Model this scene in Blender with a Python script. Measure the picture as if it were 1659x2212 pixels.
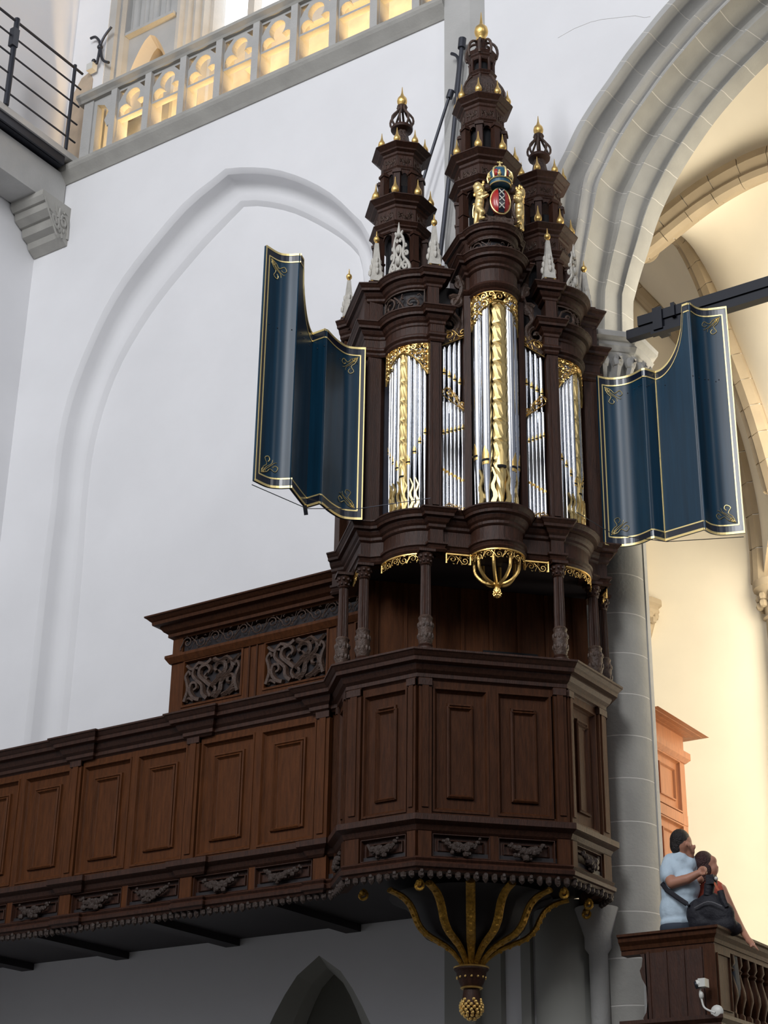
import bpy, bmesh, math, random
from math import sin, cos, pi, radians, hypot, atan2
from mathutils import Vector, Matrix, geometry
random.seed(7)
scene = bpy.context.scene
COL = scene.collection
for _o in list(bpy.data.objects): bpy.data.objects.remove(_o)

# ------------------------------------------------------------------ camera
CF, PITCH, ROLL, YAW = 3653.0, radians(24.82), radians(.875), radians(-34.25)
CAM = Vector((0, 0, 1.6))
Fv = Vector((sin(YAW)*cos(PITCH), cos(YAW)*cos(PITCH), sin(PITCH)))
Rv = Vector((cos(YAW), -sin(YAW), 0)); Uv = Rv.cross(Fv)
cr, sr = cos(ROLL), sin(ROLL)
Rc = (Rv*cr + Uv*sr)            # image right in world
Uc = (Uv*cr - Rv*sr)            # image up in world
cam = bpy.data.objects.new('camera', bpy.data.cameras.new('camera')); COL.objects.link(cam)
cam.data.sensor_fit = 'HORIZONTAL'; cam.data.sensor_width = 36; cam.data.lens = 36*CF/1659
cam.data.clip_end = 300
M3 = Matrix((Rc, Uc, -Fv)).transposed()
cam.matrix_world = Matrix.Translation(CAM) @ M3.to_4x4()
scene.camera = cam

# ------------------------------------------------------------------ light
scene.view_settings.view_transform = 'Standard'; scene.view_settings.look = 'None'
scene.view_settings.exposure = 0.0; scene.view_settings.gamma = 1; scene.view_settings.use_curve_mapping = False
world = bpy.data.worlds.new('church_air'); scene.world = world; world.use_nodes = True
world.node_tree.nodes['Background'].inputs[0].default_value = (.80, .85, 1.0, 1)
world.node_tree.nodes['Background'].inputs[1].default_value = .26
def area(name, loc, target, w, h, power, color):
    l = bpy.data.lights.new(name, 'AREA'); l.shape = 'RECTANGLE'; l.size = w; l.size_y = h
    l.energy = power; l.color = color
    o = bpy.data.objects.new(name, l); COL.objects.link(o); o.location = loc
    o.rotation_euler = (Vector(target)-Vector(loc)).to_track_quat('-Z', 'Y').to_euler()
    return o
# tall clerestory windows of the transept and nave, high behind and beside the camera
area('window_light_nave', (-1, -8, 19), (-9, 13, 12), 3.2, 9, 2100, (.97, .98, 1))
area('window_light_transept', (-10, -9, 20), (-10, 13, 13), 3.2, 9, 1700, (.97, .98, 1))
area('window_light_crossing', (12, 1, 19), (-8, 13, 11), 3.0, 9, 420, (1, .97, .92))
# added fill lights, out of view behind the arch, brightening the aisle wall
area('aisle_wall_fill', (-3.2, 15.6, 7.0), (-5.5, 20, 8.0), 3, 7, 700, (1, .90, .70))
area('aisle_wall_fill_low', (-2.6, 16.6, 4.0), (-6.2, 20, 6.4), 2.5, 3, 260, (1, .95, .84))

area('aisle_vault_fill', (-4.2, 16.2, 10.5), (-9.2, 19.6, 13.2), 2, 2.5, 150, (1, .92, .76))  # added warm fill, out of view, to lift the dim vault cell

# ------------------------------------------------------------------ materials
def mat(name, col, rough=.6, metal=0, noise=0, nscale=8, bump=0, bscale=40, stretch=None, col2=None, coat=0, spec=.5, emit=None, estr=0):
    m = bpy.data.materials.new(name); m.use_nodes = True
    nt = m.node_tree; b = nt.nodes['Principled BSDF']
    b.inputs['Base Color'].default_value = (*col, 1); b.inputs['Roughness'].default_value = rough
    b.inputs['Metallic'].default_value = metal; b.inputs['Specular IOR Level'].default_value = spec
    if coat: b.inputs['Coat Weight'].default_value = coat; b.inputs['Coat Roughness'].default_value = .12
    if emit: b.inputs['Emission Color'].default_value = (*emit, 1); b.inputs['Emission Strength'].default_value = estr
    if noise or bump or col2:
        tc = nt.nodes.new('ShaderNodeTexCoord'); mp = nt.nodes.new('ShaderNodeMapping')
        nt.links.new(tc.outputs['Object'], mp.inputs[0])
        if stretch: mp.inputs['Scale'].default_value = stretch
    if noise or col2:
        n = nt.nodes.new('ShaderNodeTexNoise'); n.inputs['Scale'].default_value = nscale; n.inputs['Detail'].default_value = 5
        nt.links.new(mp.outputs[0], n.inputs['Vector'])
        r = nt.nodes.new('ShaderNodeValToRGB')
        c2 = col2 or tuple(c*(1-noise) for c in col)
        r.color_ramp.elements[0].position = .3; r.color_ramp.elements[0].color = (*c2, 1)
        r.color_ramp.elements[1].position = .72; r.color_ramp.elements[1].color = (*[min(1, c*(1+noise*.4)) for c in col], 1)
        nt.links.new(n.outputs['Fac'], r.inputs[0]); nt.links.new(r.outputs[0], b.inputs['Base Color'])
    if bump:
        n2 = nt.nodes.new('ShaderNodeTexNoise'); n2.inputs['Scale'].default_value = bscale; n2.inputs['Detail'].default_value = 4
        nt.links.new(mp.outputs[0], n2.inputs['Vector'])
        bp = nt.nodes.new('ShaderNodeBump'); bp.inputs['Strength'].default_value = bump; bp.inputs['Distance'].default_value = .02
        nt.links.new(n2.outputs['Fac'], bp.inputs['Height']); nt.links.new(bp.outputs[0], b.inputs['Normal'])
    return m
PLASTER = mat('white_plaster', (.80, .80, .815), .85, noise=.05, nscale=.9, bump=.15, bscale=3)
STONE = mat('grey_sandstone', (.39, .38, .35), .85, noise=.14, nscale=3, bump=.2, bscale=30)
STONE_L = mat('pale_sandstone', (.45, .445, .43), .85, noise=.1, nscale=2.5, bump=.2, bscale=30)
MORTAR = mat('lime_mortar', (.66, .64, .60), .9)
STONE_Y = mat('warm_rib_stone', (.38, .30, .20), .85, noise=.12, nscale=3)
CREAM = mat('cream_plaster', (.80, .72, .58), .9, noise=.06, nscale=1.2)
OAK = mat('dark_oak', (.047, .0170, .0088), .5, noise=.45, nscale=7, bump=.25, bscale=30, stretch=(6, 6, .7), spec=.3)
OAK_M = mat('panel_oak', (.060, .0205, .0075), .55, noise=.4, nscale=7, bump=.2, bscale=30, stretch=(6, 6, .7), spec=.15)
OAK_S = mat('gallery_oak', (.092, .030, .0085), .55, noise=.35, nscale=6, bump=.2, bscale=30, stretch=(6, 6, .7), spec=.15)
OAK_B = mat('near_black_oak', (.012, .008, .010), .6)  # near-black tone for undersides and the backs of recesses
OAK_R = mat('light_oak', (.30, .105, .035), .5, noise=.22, nscale=5, stretch=(6, 6, .7))
CARVED = mat('carved_oak', (.075, .042, .028), .55, noise=.4, nscale=20, bump=.5, bscale=50)
SCALES = mat('carved_scales_oak', (.06, .034, .024), .5, noise=.5, nscale=30, bump=1, bscale=45)
GOLD = mat('gold_leaf', (.86, .58, .20), .36, .9, bump=.15, bscale=60)
GOLD_P = mat('embossed_gold', (.82, .62, .27), .38, .75)
GOLD_D = mat('aged_gilding', (.55, .30, .045), .42, .75, noise=.5, nscale=30, bump=.7, bscale=60)
TIN = mat('polished_tin', (.66, .68, .72), .24, 1)
BLACK = mat('black_shadow_gap', (.004, .004, .006), .8)
CREST = mat('grey_painted_carving', (.56, .535, .48), .6, noise=.15, nscale=12, bump=.3, bscale=50)
BLUE = mat('blue_lacquer', (.004, .036, .072), .33, noise=.35, nscale=4, stretch=(5, 5, .25), spec=.32)
BLUE_D = mat('blue_black_border', (.004, .010, .026), .3, coat=.3)
GILT = mat('gilt_line', (.90, .72, .32), .38, .55)
IRON = mat('dark_iron', (.045, .048, .06), .45, .6)
STEEL = mat('blue_black_steel', (.010, .012, .020), .5, 0, spec=.3)
GALV = mat('pale_concrete_edge', (.50, .49, .47), .8)
RED = mat('shield_red', (.42, .02, .018), .3, coat=.3)
BLK = mat('shield_and_shade_black', (.012, .014, .03), .3)
WHT = mat('shield_white', (.82, .80, .72), .5)
CBLUE = mat('crown_blue', (.02, .10, .18), .4)
GLASS = mat('bright_daylight_glass', (.9, .93, 1), .3, emit=(.92, .96, 1), estr=2.2)
SKIN = mat('skin', (.42, .20, .13), .55)
SHIRT = mat('pale_blue_shirt', (.50, .62, .72), .8, noise=.12, nscale=9, bump=.4, bscale=14)
HAIR = mat('dark_hair', (.012, .008, .007), .5, bump=.8, bscale=90)
HAIR2 = mat('brown_hair', (.035, .008, .008), .5, bump=.8, bscale=90)
JEANS = mat('dark_denim', (.03, .04, .06), .8)
BAG = mat('black_bag_cloth', (.006, .006, .012), .7, bump=.4, bscale=30)
TOP = mat('rust_top', (.40, .07, .04), .8)
CAMW = mat('white_camera_plastic', (.62, .62, .58), .4)
FLOORM = mat('grey_slab_floor', (.055, .05, .045), .6, noise=.2, nscale=.8)
WAISTM = mat('grey_pier_stone', (.36, .36, .33), .85)

# ------------------------------------------------------------------ helpers
def mark(o, label=None, cat=None, group=None, kind=None):
    if label: o['label'] = label
    if cat: o['category'] = cat
    if group: o['group'] = group
    if kind: o['kind'] = kind
    return o
def thing(name, loc, label, cat, group=None, rz=0):
    o = bpy.data.objects.new(name, None); COL.objects.link(o); o.empty_display_size = .1
    o.location = loc; o.rotation_euler = (0, 0, rz)
    return mark(o, label, cat, group)
class MB:
    """mesh builder in a frame: T maps build coordinates to the object's local coordinates"""
    def __init__(s, T=None): s.v = []; s.f = []; s.T = T
    def add(s, vs, fs):
        k = len(s.v); s.v += [tuple(p) for p in vs]; s.f += [tuple(i+k for i in f) for f in fs]; return s
    def box(s, x0, x1, y0, y1, z0, z1):
        return s.add([(x0,y0,z0),(x1,y0,z0),(x1,y1,z0),(x0,y1,z0),(x0,y0,z1),(x1,y0,z1),(x1,y1,z1),(x0,y1,z1)],
                     [(0,3,2,1),(4,5,6,7),(0,1,5,4),(1,2,6,5),(2,3,7,6),(3,0,4,7)])
    def prism(s, poly, z0, z1):
        n = len(poly)
        return s.add([(p[0],p[1],z0) for p in poly]+[(p[0],p[1],z1) for p in poly],
                     [tuple(range(n))[::-1], tuple(range(n, 2*n))]+[(i,(i+1)%n,n+(i+1)%n,n+i) for i in range(n)])
    def rings(s, rings, cap=True, closed=True):
        n = len(rings[0]); vs = [p for r in rings for p in r]; fs = []
        for k in range(len(rings)-1):
            for i in range(n if closed else n-1):
                j = (i+1) % n; fs.append((k*n+i, k*n+j, (k+1)*n+j, (k+1)*n+i))
        if cap and closed: fs += [tuple(range(n))[::-1], tuple(range((len(rings)-1)*n, len(rings)*n))]
        return s.add(vs, fs)
    def lathe(s, prof, c=(0,0,0), n=12, ph=0, sx=1, sy=1, cap=True):
        return s.rings([[(c[0]+r*sx*cos(ph+2*pi*i/n), c[1]+r*sy*sin(ph+2*pi*i/n), c[2]+z) for i in range(n)] for r, z in prof], cap)
    def tube(s, pts, rad, n=6, flat=1, nrm=None):
        P = [Vector(p) for p in pts]; m = len(P)
        if m < 2: return s
        if not hasattr(rad, '__len__'): rad = [rad]*m
        t0 = (P[1]-P[0]).normalized()
        u = Vector(nrm) if nrm else (Vector((0,0,1)) if abs(t0.z) < .9 else Vector((1,0,0)))
        rs = []
        for i in range(m):
            t = (P[min(i+1,m-1)]-P[max(i-1,0)])
            if t.length < 1e-9: t = t0
            t.normalize(); a = t.cross(u)
            if a.length < 1e-6: a = t.orthogonal()
            a.normalize(); b = a.cross(t).normalized()
            if not nrm: u = b
            rs.append([tuple(P[i]+a*rad[i]*cos(2*pi*k/n)+b*rad[i]*flat*sin(2*pi*k/n)) for k in range(n)])
        return s.rings(rs)
    def ball(s, c, r, n=8, m=5, sx=1, sy=1, sz=1):
        rs = [[(c[0]+r*sx*sin(pi*(j+.15)/(m+.3))*cos(2*pi*i/n), c[1]+r*sy*sin(pi*(j+.15)/(m+.3))*sin(2*pi*i/n), c[2]+r*sz*cos(pi*(j+.15)/(m+.3))) for i in range(n)] for j in range(m+1)]
        return s.rings(rs)
    def sweep(s, path, prof, side=1):
        """mitred moulding: path = plan polyline, prof = closed polygon of (out, z)"""
        n = len(path); rs = []
        for i in range(n):
            p = Vector(path[i][:2])
            d0 = (p-Vector(path[i-1][:2])).normalized() if i else None
            d1 = (Vector(path[i+1][:2])-p).normalized() if i < n-1 else None
            if d0 is None: d0 = d1
            if d1 is None: d1 = d0
            n0 = Vector((d0.y, -d0.x))*side; n1 = Vector((d1.y, -d1.x))*side
            m = n0+n1
            m = m/(max(.25, m.dot(n0))) if m.length > 1e-6 else n0
            rs.append([(p.x+m.x*o, p.y+m.y*o, z) for o, z in prof])
        return s.rings(rs)
    def build(s, name, m, parent=None, smooth=False, **kw):
        vs = [s.T(p) for p in s.v] if s.T else s.v
        me = bpy.data.meshes.new(name); me.from_pydata(vs, [], s.f)
        b = bmesh.new(); b.from_mesh(me); bmesh.ops.recalc_face_normals(b, faces=b.faces); b.to_mesh(me); b.free()
        me.materials.append(m)
        if smooth:
            me.polygons.foreach_set('use_smooth', [True]*len(me.polygons))
            try: me.set_sharp_from_angle(angle=radians(38))
            except Exception: pass
        o = bpy.data.objects.new(name, me); COL.objects.link(o)
        if parent: o.parent = parent
        mark(o, **kw)
        return o
def cornice(w, z0, z1, back=-.04):
    """classical cornice profile: overhang w between z0 and z1"""
    h = z1-z0
    return [(back,z0),(.0,z0),(.012,z0+.05*h),(.18*w,z0+.10*h),(.18*w,z0+.24*h),(.34*w,z0+.34*h),(.46*w,z0+.50*h),(.46*w,z0+.56*h),
            (.72*w,z0+.60*h),(.74*w,z0+.74*h),(.80*w,z0+.78*h),(.93*w,z0+.90*h),(w,z0+.93*h),(w,z1),(back,z1)]
def to(loc):  # world -> local of an unrotated empty
    return lambda p: (p[0]-loc[0], p[1]-loc[1], p[2]-loc[2])
def panel(mb, p, e, n, w, h, scale=1):
    """raised-and-fielded panel: p = lower left (Vector), e = unit right, n = unit out"""
    up = Vector((0,0,1)); k = scale
    lv = [(0,-.06),(.0,.012),(.018*k,.012),(.030*k,-.012),(.045*k,-.030),(.13*k,-.030),(.135*k,-.008),(.15*k,-.004),(.165*k,-.022),(.17*k,-.028)]
    rs = []
    for i, d in lv:
        i = min(i, w/2-.01)
        rs.append([tuple(p+e*x+up*y+n*d) for x, y in ((i,i),(w-i,i),(w-i,h-i),(i,h-i))])
    mb.rings(rs)
def spiral(cx, cy, r, turns, a0, d, n=None, k=.18):
    n = n or max(8, int(turns*11)); out = []
    for i in range(n+1):
        t = i/n; rr = r*((1-t)**1.1*(1-k)+k); a = a0+d*2*pi*turns*t
        out.append((cx+rr*cos(a), cy+rr*sin(a)))
    return out
def strokes_band(w, h, cell=None):
    """running acanthus scroll: list of (points, r0, r1)"""
    cell = cell or h*1.05; n = max(1, round(w/cell)); c = w/n; S = []
    for i in range(n):
        up = 1 if i % 2 == 0 else -1; cx = (i+.5)*c; cy = h*.5+up*h*.05; R = min(c, h)*.40
        sp = spiral(cx, cy, R, 1.35, pi if up > 0 else -pi, -up)
        S.append(([(cx-c*.75, cy-up*h*.42), (cx-c*.58, cy-up*h*.25)]+sp, h*.05, h*.055))
        for q in range(4):
            a = (q*1.6+i)*1.0; lx = cx+R*1.02*cos(a); ly = cy+R*1.02*sin(a)
            S.append(([(lx, ly), (lx+h*.10*cos(a+up*.5), ly+h*.10*sin(a+up*.5)), (lx+h*.17*cos(a+up*1.3), ly+h*.17*sin(a+up*1.3))], h*.045, h*.015))
        S.append(([(cx+c*.36, h*.08), (cx+c*.5, h*.5), (cx+c*.62, h*.92)], h*.035, h*.02))
    return [([(min(max(x, 0), w), min(max(y, 0), h)) for x, y in P], a, b) for P, a, b in S]
def strokes_grille(w, h):
    """mirrored arabesque for a pierced panel"""
    S = []; c = w/2
    for m in (-1, 1):
        f = lambda x, y: (c+m*x*w/2, y*h)
        S.append(([f(.04,.95), f(.25,.86), f(.5,.93), f(.72,.80), f(.95,.93)], .030, .022))
        S.append(([f(.0,.30), f(.18,.42), f(.45,.62), f(.42,.80), f(.2,.84), f(.08,.72), f(.15,.64)], .034, .022))
        S.append(([f(.12,.02), f(.30,.16), f(.34,.36), f(.55,.52), f(.70,.66), f(.66,.82), f(.52,.80)], .034, .020))
        S.append(([f(.40,.03), f(.62,.10), f(.78,.28), f(.74,.46), f(.58,.46), f(.55,.34), f(.66,.30)], .032, .018))
        S.append(([f(.96,.05), f(.86,.30), f(.90,.50), f(.97,.66), f(.86,.78), f(.80,.68)], .030, .018))
        S.append(([f(.0,.06), f(.12,.20), f(.06,.34)], .026, .016))
        S.append(([f(.62,.04), f(.80,.12), f(.96,.10)], .024, .016))
        S.append(([f(.16,.50), f(.28,.58), f(.2,.66)], .020, .012))
    return [([(x, y) for x, y in P], a*w/.6, b*w/.6) for P, a, b in S]
def refine(P, n=3):
    """Catmull-Rom"""
    if len(P) < 3: return P
    Q = [P[0]]+list(P)+[P[-1]]; out = []
    D = len(P[0])
    for i in range(1, len(Q)-2):
        for k in range(n):
            t = k/n
            out.append(tuple(.5*((2*Q[i][j])+(-Q[i-1][j]+Q[i+1][j])*t+(2*Q[i-1][j]-5*Q[i][j]+4*Q[i+1][j]-Q[i+2][j])*t*t+(-Q[i-1][j]+3*Q[i][j]-3*Q[i+1][j]+Q[i+2][j])*t**3) for j in range(D)))
    out.append(tuple(P[-1])); return out
def carve(mb, strokes, f, n=5, flat=.8, sm=0):
    for P, r0, r1 in strokes:
        if sm: P = refine(P, sm)
        m = len(P); pts = [f(x, y) for x, y in P]
        mb.tube(pts, [max(.002, (r0+(r1-r0)*i/max(1, m-1))) for i in range(m)], n, flat)
def at(x, y, ax, v):
    """world point seen at (x, y) of the photograph on the plane ax = v (used for survey of far masonry)"""
    a = (x-829.5)/CF; b = -(y-1106)/CF
    d = Fv+Rc*a+Uc*b; i = 'xyz'.index(ax); t = (v-CAM[i])/d[i]
    return CAM+d*t
S2 = 2**-.5
OX, OY = -8.2130, 13.2406
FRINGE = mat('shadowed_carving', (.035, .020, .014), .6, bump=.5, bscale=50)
# ------------------------------------------------------------------ setting
W = 13.7; WLX = -15.29
def struct(name, mb, m, parent=None, smooth=False):
    return mb.build(name, m, parent, smooth, kind=None if parent else 'structure')
def plate(mb, outer, holes, f0, f1):
    """polygon with holes between two mappings (front f0, back f1)"""
    loops = [[Vector((x, y, 0)) for x, y in l] for l in [outer]+holes]
    flat = [p for l in loops for p in l]; tr = geometry.tessellate_polygon(loops); n = len(flat)
    vs = [f0(p.x, p.y) for p in flat]+[f1(p.x, p.y) for p in flat]
    fs = [tuple(t) for t in tr]+[tuple(i+n for i in t[::-1]) for t in tr]
    k = 0
    for l in loops:
        m = len(l); fs += [(k+i, k+(i+1) % m, n+k+(i+1) % m, n+k+i) for i in range(m)]; k += m
    mb.add(vs, fs)
def resample(P, n):
    L = [0]
    for i in range(1, len(P)): L.append(L[-1]+(Vector(P[i])-Vector(P[i-1])).length)
    out = []
    for k in range(n+1):
        d = L[-1]*k/n; i = 0
        while i < len(P)-2 and L[i+1] < d: i += 1
        t = (d-L[i])/max(1e-9, L[i+1]-L[i]); out.append(Vector(P[i]).lerp(Vector(P[i+1]), t))
    return out
struct('wall_front', MB().box(-22, 17, -15.3, -15, 0, 11), mat('shaded_choir_wall', (.12, .11, .10), .9))
struct('wall_right', MB().box(16, 16.3, -15, 22, 0, 11), mat('shaded_nave_wall', (.12, .11, .10), .9))
struct('floor', MB().box(-22, 16, -14, 24, -.2, 0), FLOORM)
# arches of the back wall
o_px = [(1195,420),(1200,370),(1221,326),(1245,275),(1279,220),(1313,172),(1351,117),(1392,65),(1440,7),(1500,-55),(1580,-128),(1690,-210)]
i_px = [(1366,722),(1368,670),(1373,636),(1385,591),(1403,536),(1420,481),(1447,419),(1485,350),(1543,265),(1605,192),(1659,137),(1740,60),(1880,-55)]
AO = [at(x, y, 'y', W) for x, y in o_px]; AI = [at(x, y, 'y', W+1.0) for x, y in i_px]
ZS = 10.35
AO = [Vector((AO[0].x-.22, W, ZS)), Vector((AO[0].x-.13, W, ZS+1.0))]+AO
AI[0] = Vector((AI[0].x, W+1, ZS+.1))
AO = [Vector(p) for p in refine([tuple(p) for p in AO], 4)]; AI = [Vector(p) for p in refine([tuple(p) for p in AI], 4)]
NA = 96
RO, RI = resample(AO, NA), resample(AI, NA)
prof = [(0,0),(.09,.0),(.11,.03),(.12,.15),(.15,.25),(.20,.295),(.26,.30),(.275,.25),(.30,.195),(.335,.17),(.37,.195),(.385,.26),(.42,.30),(.45,.29),(.47,.30),
        (.475,.38),(.485,.50),(.52,.60),(.58,.655),(.65,.66),(.68,.62),(.71,.625),(.74,.66),(.90,.86),(.915,.80),(.94,.79),(.965,.84),(.975,.92),(1,1)]
def ap(i, s, g, off=0):
    p = RO[i].lerp(RI[i], s); return (p.x-off, W+g+off, p.z)
mb = MB()
mb.rings([[ap(i, s, g, .0015) for s, g in prof] for i in range(NA+1)], closed=False)
# jamb strip of mortar below, wall polygon
jx = RO[0].x
arch = struct('trim_1', mb, MORTAR)
step = 6
for order, (k0, k1, ph) in enumerate(((0, 14, 0), (14, len(prof)-1, 3))):
    i = 0 if ph == 0 else -ph
    while i < NA:
        a, b = max(0, i), min(NA, i+step)
        if b > a:
            rs = []
            for q in range(a, b+1):
                row = []
                for s, g in prof[k0:k1+1]:
                    p = Vector(ap(q, s, g))
                    if q == a and a > 0: p = p.lerp(Vector(ap(q+1, s, g)), .07)
                    if q == b and b < NA: p = p.lerp(Vector(ap(q-1, s, g)), .07)
                    row.append(tuple(p))
                rs.append(row)
            MB().rings(rs, closed=False).build('voussoir', STONE_L if order == 0 else STONE, arch, True)
        i += step
# blind arch
bo_px = [(49,1620),(79,1346),(97,1190),(111.6,1080),(123,963),(148,850),(202,714),(252,619),(315,533),(396,438),(451,393),(487,364)]
bo_r = [(532,361),(591,365),(654,384),(713,416),(758,457),(790,493)]
bi_px = [(143,1590),(172,1300),(188.5,1080),(209,940),(256,800),(333,669),(424,556),(480,495),(527,447)]
bi_r = [(568,446),(636,461),(708,497),(758,533),(785,570)]
BO = [at(x, y, 'y', W) for x, y in bo_px]; BI = [at(x, y, 'y', W+.36) for x, y in bi_px]
BOR = [at(x, y, 'y', W) for x, y in bo_r]; BIR = [at(x, y, 'y', W+.36) for x, y in bi_r]
def mirror_arch(P, R_, zb):
    lf = [Vector(p) for p in refine([tuple(p) for p in [Vector((P[0].x, P[0].y, zb))]+P[1:]], 4)]
    xa = P[-1].x; zl = R_[-1].z; rest = [Vector((2*xa-p.x-.0, p.y, p.z)) for p in P[1:-1] if p.z < zl-.25][::-1]
    dx = R_[-1].x-(2*xa-min(P, key=lambda p: abs(p.z-zl)).x)
    rest = [p+Vector((dx, 0, 0)) for p in rest]
    rt = [P[-1]]+R_+rest+[Vector((rest[-1].x+.02, rest[-1].y, zb))]
    rt = [Vector(p) for p in refine([tuple(p) for p in rt], 4)]
    return resample(lf, 44)+resample(rt, 44)[1:]
BO = mirror_arch(BO, BOR, 4.93); BI = mirror_arch(BI, BIR, 4.93)
mb = MB(); mb.rings([[tuple(a.lerp(b, s)+Vector((0, W+g-a.lerp(b, s).y, 0))) for a, b in zip(BO, BI)] for s, g in ((0,0),(.16,.05),(.17,.06),(.21,.17),(.28,.23),(.40,.27),(.6,.29),(.84,.295),(.86,.30),(1,.36))], cap=False, closed=False)
struct('trim_2', mb, PLASTER, smooth=True)
plate(mb := MB(), [(p.x, p.z) for p in BI], [], lambda x, y: (x, W+.36, y), lambda x, y: (x, W+.38, y))
struct('wall_niche', mb, PLASTER)
# lower pointed doorway recess
def gothic(cx, hw, zb, zs, za, n=10):
    L = [(cx-hw, zb)]+[(cx-hw*(1-(i/n)**1.0*1)**.62 if i < n else cx, zs+(za-zs)*(i/n)) for i in range(n+1)]
    return L+[(2*cx-x, z) for x, z in L[-2::-1]]
D1 = gothic(-10.02, 1.10, 0, 2.9, 4.62); D2 = gothic(-10.08, .62, 0, 3.2, 4.50)
plate(mb := MB(), [(WLX, 0), (jx, 0), (jx, ZS)]+[(p.x, p.z) for p in RO[1:]]+[(RO[-1].x+3, RO[-1].z+1.2), (RO[-1].x+3, 24), (-8.49, 24), (-8.49, 15.66), (WLX, 15.66)],
      [[(p.x, p.z) for p in BO], D1], lambda x, y: (x, W, y), lambda x, y: (x, W+.06, y))
struct('wall_back', mb, PLASTER)
mb = MB(); mb.rings([[(x, W+g, z) for x, z in L] for L, g in ((D1, 0), ([(a[0]*.3+b[0]*.7, a[1]*.3+b[1]*.7) for a, b in zip(D1, D2)], .2), (D2, .35))], cap=False, closed=False)
struct('trim_3', mb, WAISTM)
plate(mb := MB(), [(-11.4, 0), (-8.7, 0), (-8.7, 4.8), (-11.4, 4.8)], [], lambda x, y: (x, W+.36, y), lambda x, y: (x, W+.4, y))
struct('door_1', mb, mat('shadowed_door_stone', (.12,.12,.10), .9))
wb = bpy.data.objects['wall_back']
MB().tube([at(x, y, 'y', W-.0005) for x, y in ((1205,82),(1240,62),(1275,48),(1300,42),(1345,37),(1372,34),(1392,38),(1405,36))], .0022, 4).build('hairline_crack', STONE, wb)
struct('wall_left', MB().box(WLX-.4, WLX, -12, W+.45, 0, 24), PLASTER)
# wall shaft (flat strip) behind the tallest spire
struct('trim_4', MB().prism([(-8.49, W+.01), (-8.49, W-.10), (-8.13, W-.10), (-7.97, W+.01)], 4.8, 24), STONE_L)
# lower pier behind the corbel
mb = MB()
mb.prism([(-8.49, W), (-8.49, W-.12), (-8.16, W-.12), (-8.14, W-.05), (-7.93, W-.05), (-7.88, W+.06), (-7.74, W+.06), (-7.72, W-.05), (-7.62, W-.05), (-7.60, W+.1), (-8.0, W+.12)], 0, 4.85)
struct('trim_5', mb, WAISTM)
struct('trim_6', MB().lathe([(.30, 0), (.30, 4.85)], (-7.32, W+.12, 0), 24), WAISTM, smooth=True)
struct('trim_7', MB().lathe([(.085, 0), (.085, 4.35), (.12, 4.40), (.12, 4.5), (.2, 4.75)], (-6.93, W-.05, 0), 16), STONE_L, smooth=True)
struct('wall_pier', MB().box(-7.0, -6.35, W+.1, W+.4, 0, 4.5), STONE_L)
# round respond column of drums
colc = (-6.80, 14.02)
mb = MB().lathe([(.311, 3.4), (.311, 9.95)], (*colc, 0), 28)
col = struct('trim_8', mb, MORTAR, smooth=True)
z = at(1350, 1493, 'y', 13.72).z; dh = at(1350, 1493, 'y', 13.72).z-at(1350, 1584, 'y', 13.72).z
zs = z
while zs > 3.4+dh: zs -= dh
while zs < 9.9:
    z1 = min(zs+dh, 9.95)
    MB().lathe([(.305, zs+.005), (.313, zs+.006), (.313, z1-.006), (.305, z1-.005)], (*colc, 0), 28).build('column_drum', STONE, col, True)
    zs += dh
MB().prism([(-6.62, 14.05), (-6.48, 14.07), (-6.49, 14.16), (-6.70, 14.24), (-7.1, 14.24)], 3.4, 10.1).build('pier_reveal', STONE_L, col)
# foliate capital with polygonal abacus
cap = thing('stone_capital', (*colc, 9.9), 'grey stone foliate capital with polygonal slab top on the round column behind the right shutter', 'capital')
T = to((*colc, 9.70))
MB(T).lathe([(.33, 9.62), (.36, 9.66), (.33, 9.70), (.34, 9.78), (.40, 10.02), (.46, 10.16)], (*colc, 0), 24).build('bell', STONE_L, cap, True)
mb = MB(T)
for k in range(40):
    a = 2*pi*k/20+(.16 if k >= 20 else 0); zz = 9.80 if k < 20 else 10.05; r = .38 if k < 20 else .46
    x, y = colc[0]+r*cos(a), colc[1]+r*sin(a)
    mb.ball((x, y, zz), .062, 7, 4, sz=1.2)
    mb.tube([(colc[0]+(r-.06)*cos(a), colc[1]+(r-.06)*sin(a), zz-.16), (colc[0]+(r-.01)*cos(a), colc[1]+(r-.01)*sin(a), zz-.06), (x+.06*cos(a), y+.06*sin(a), zz+.05), (x+.07*cos(a+.1), y+.07*sin(a+.1), zz-.02)], [.03, .04, .035, .02], 5)
mb.build('foliage', STONE_L, cap, True)
MB(T).lathe([(.44, 10.14), (.50, 10.17), (.53, 10.22), (.50, 10.26), (.50, 10.28), (.57, 10.31), (.58, 10.36), (.52, 10.40), (.40, 10.46)], (*colc, 0), 8, pi/8).build('abacus', STONE_L, cap)
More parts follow.
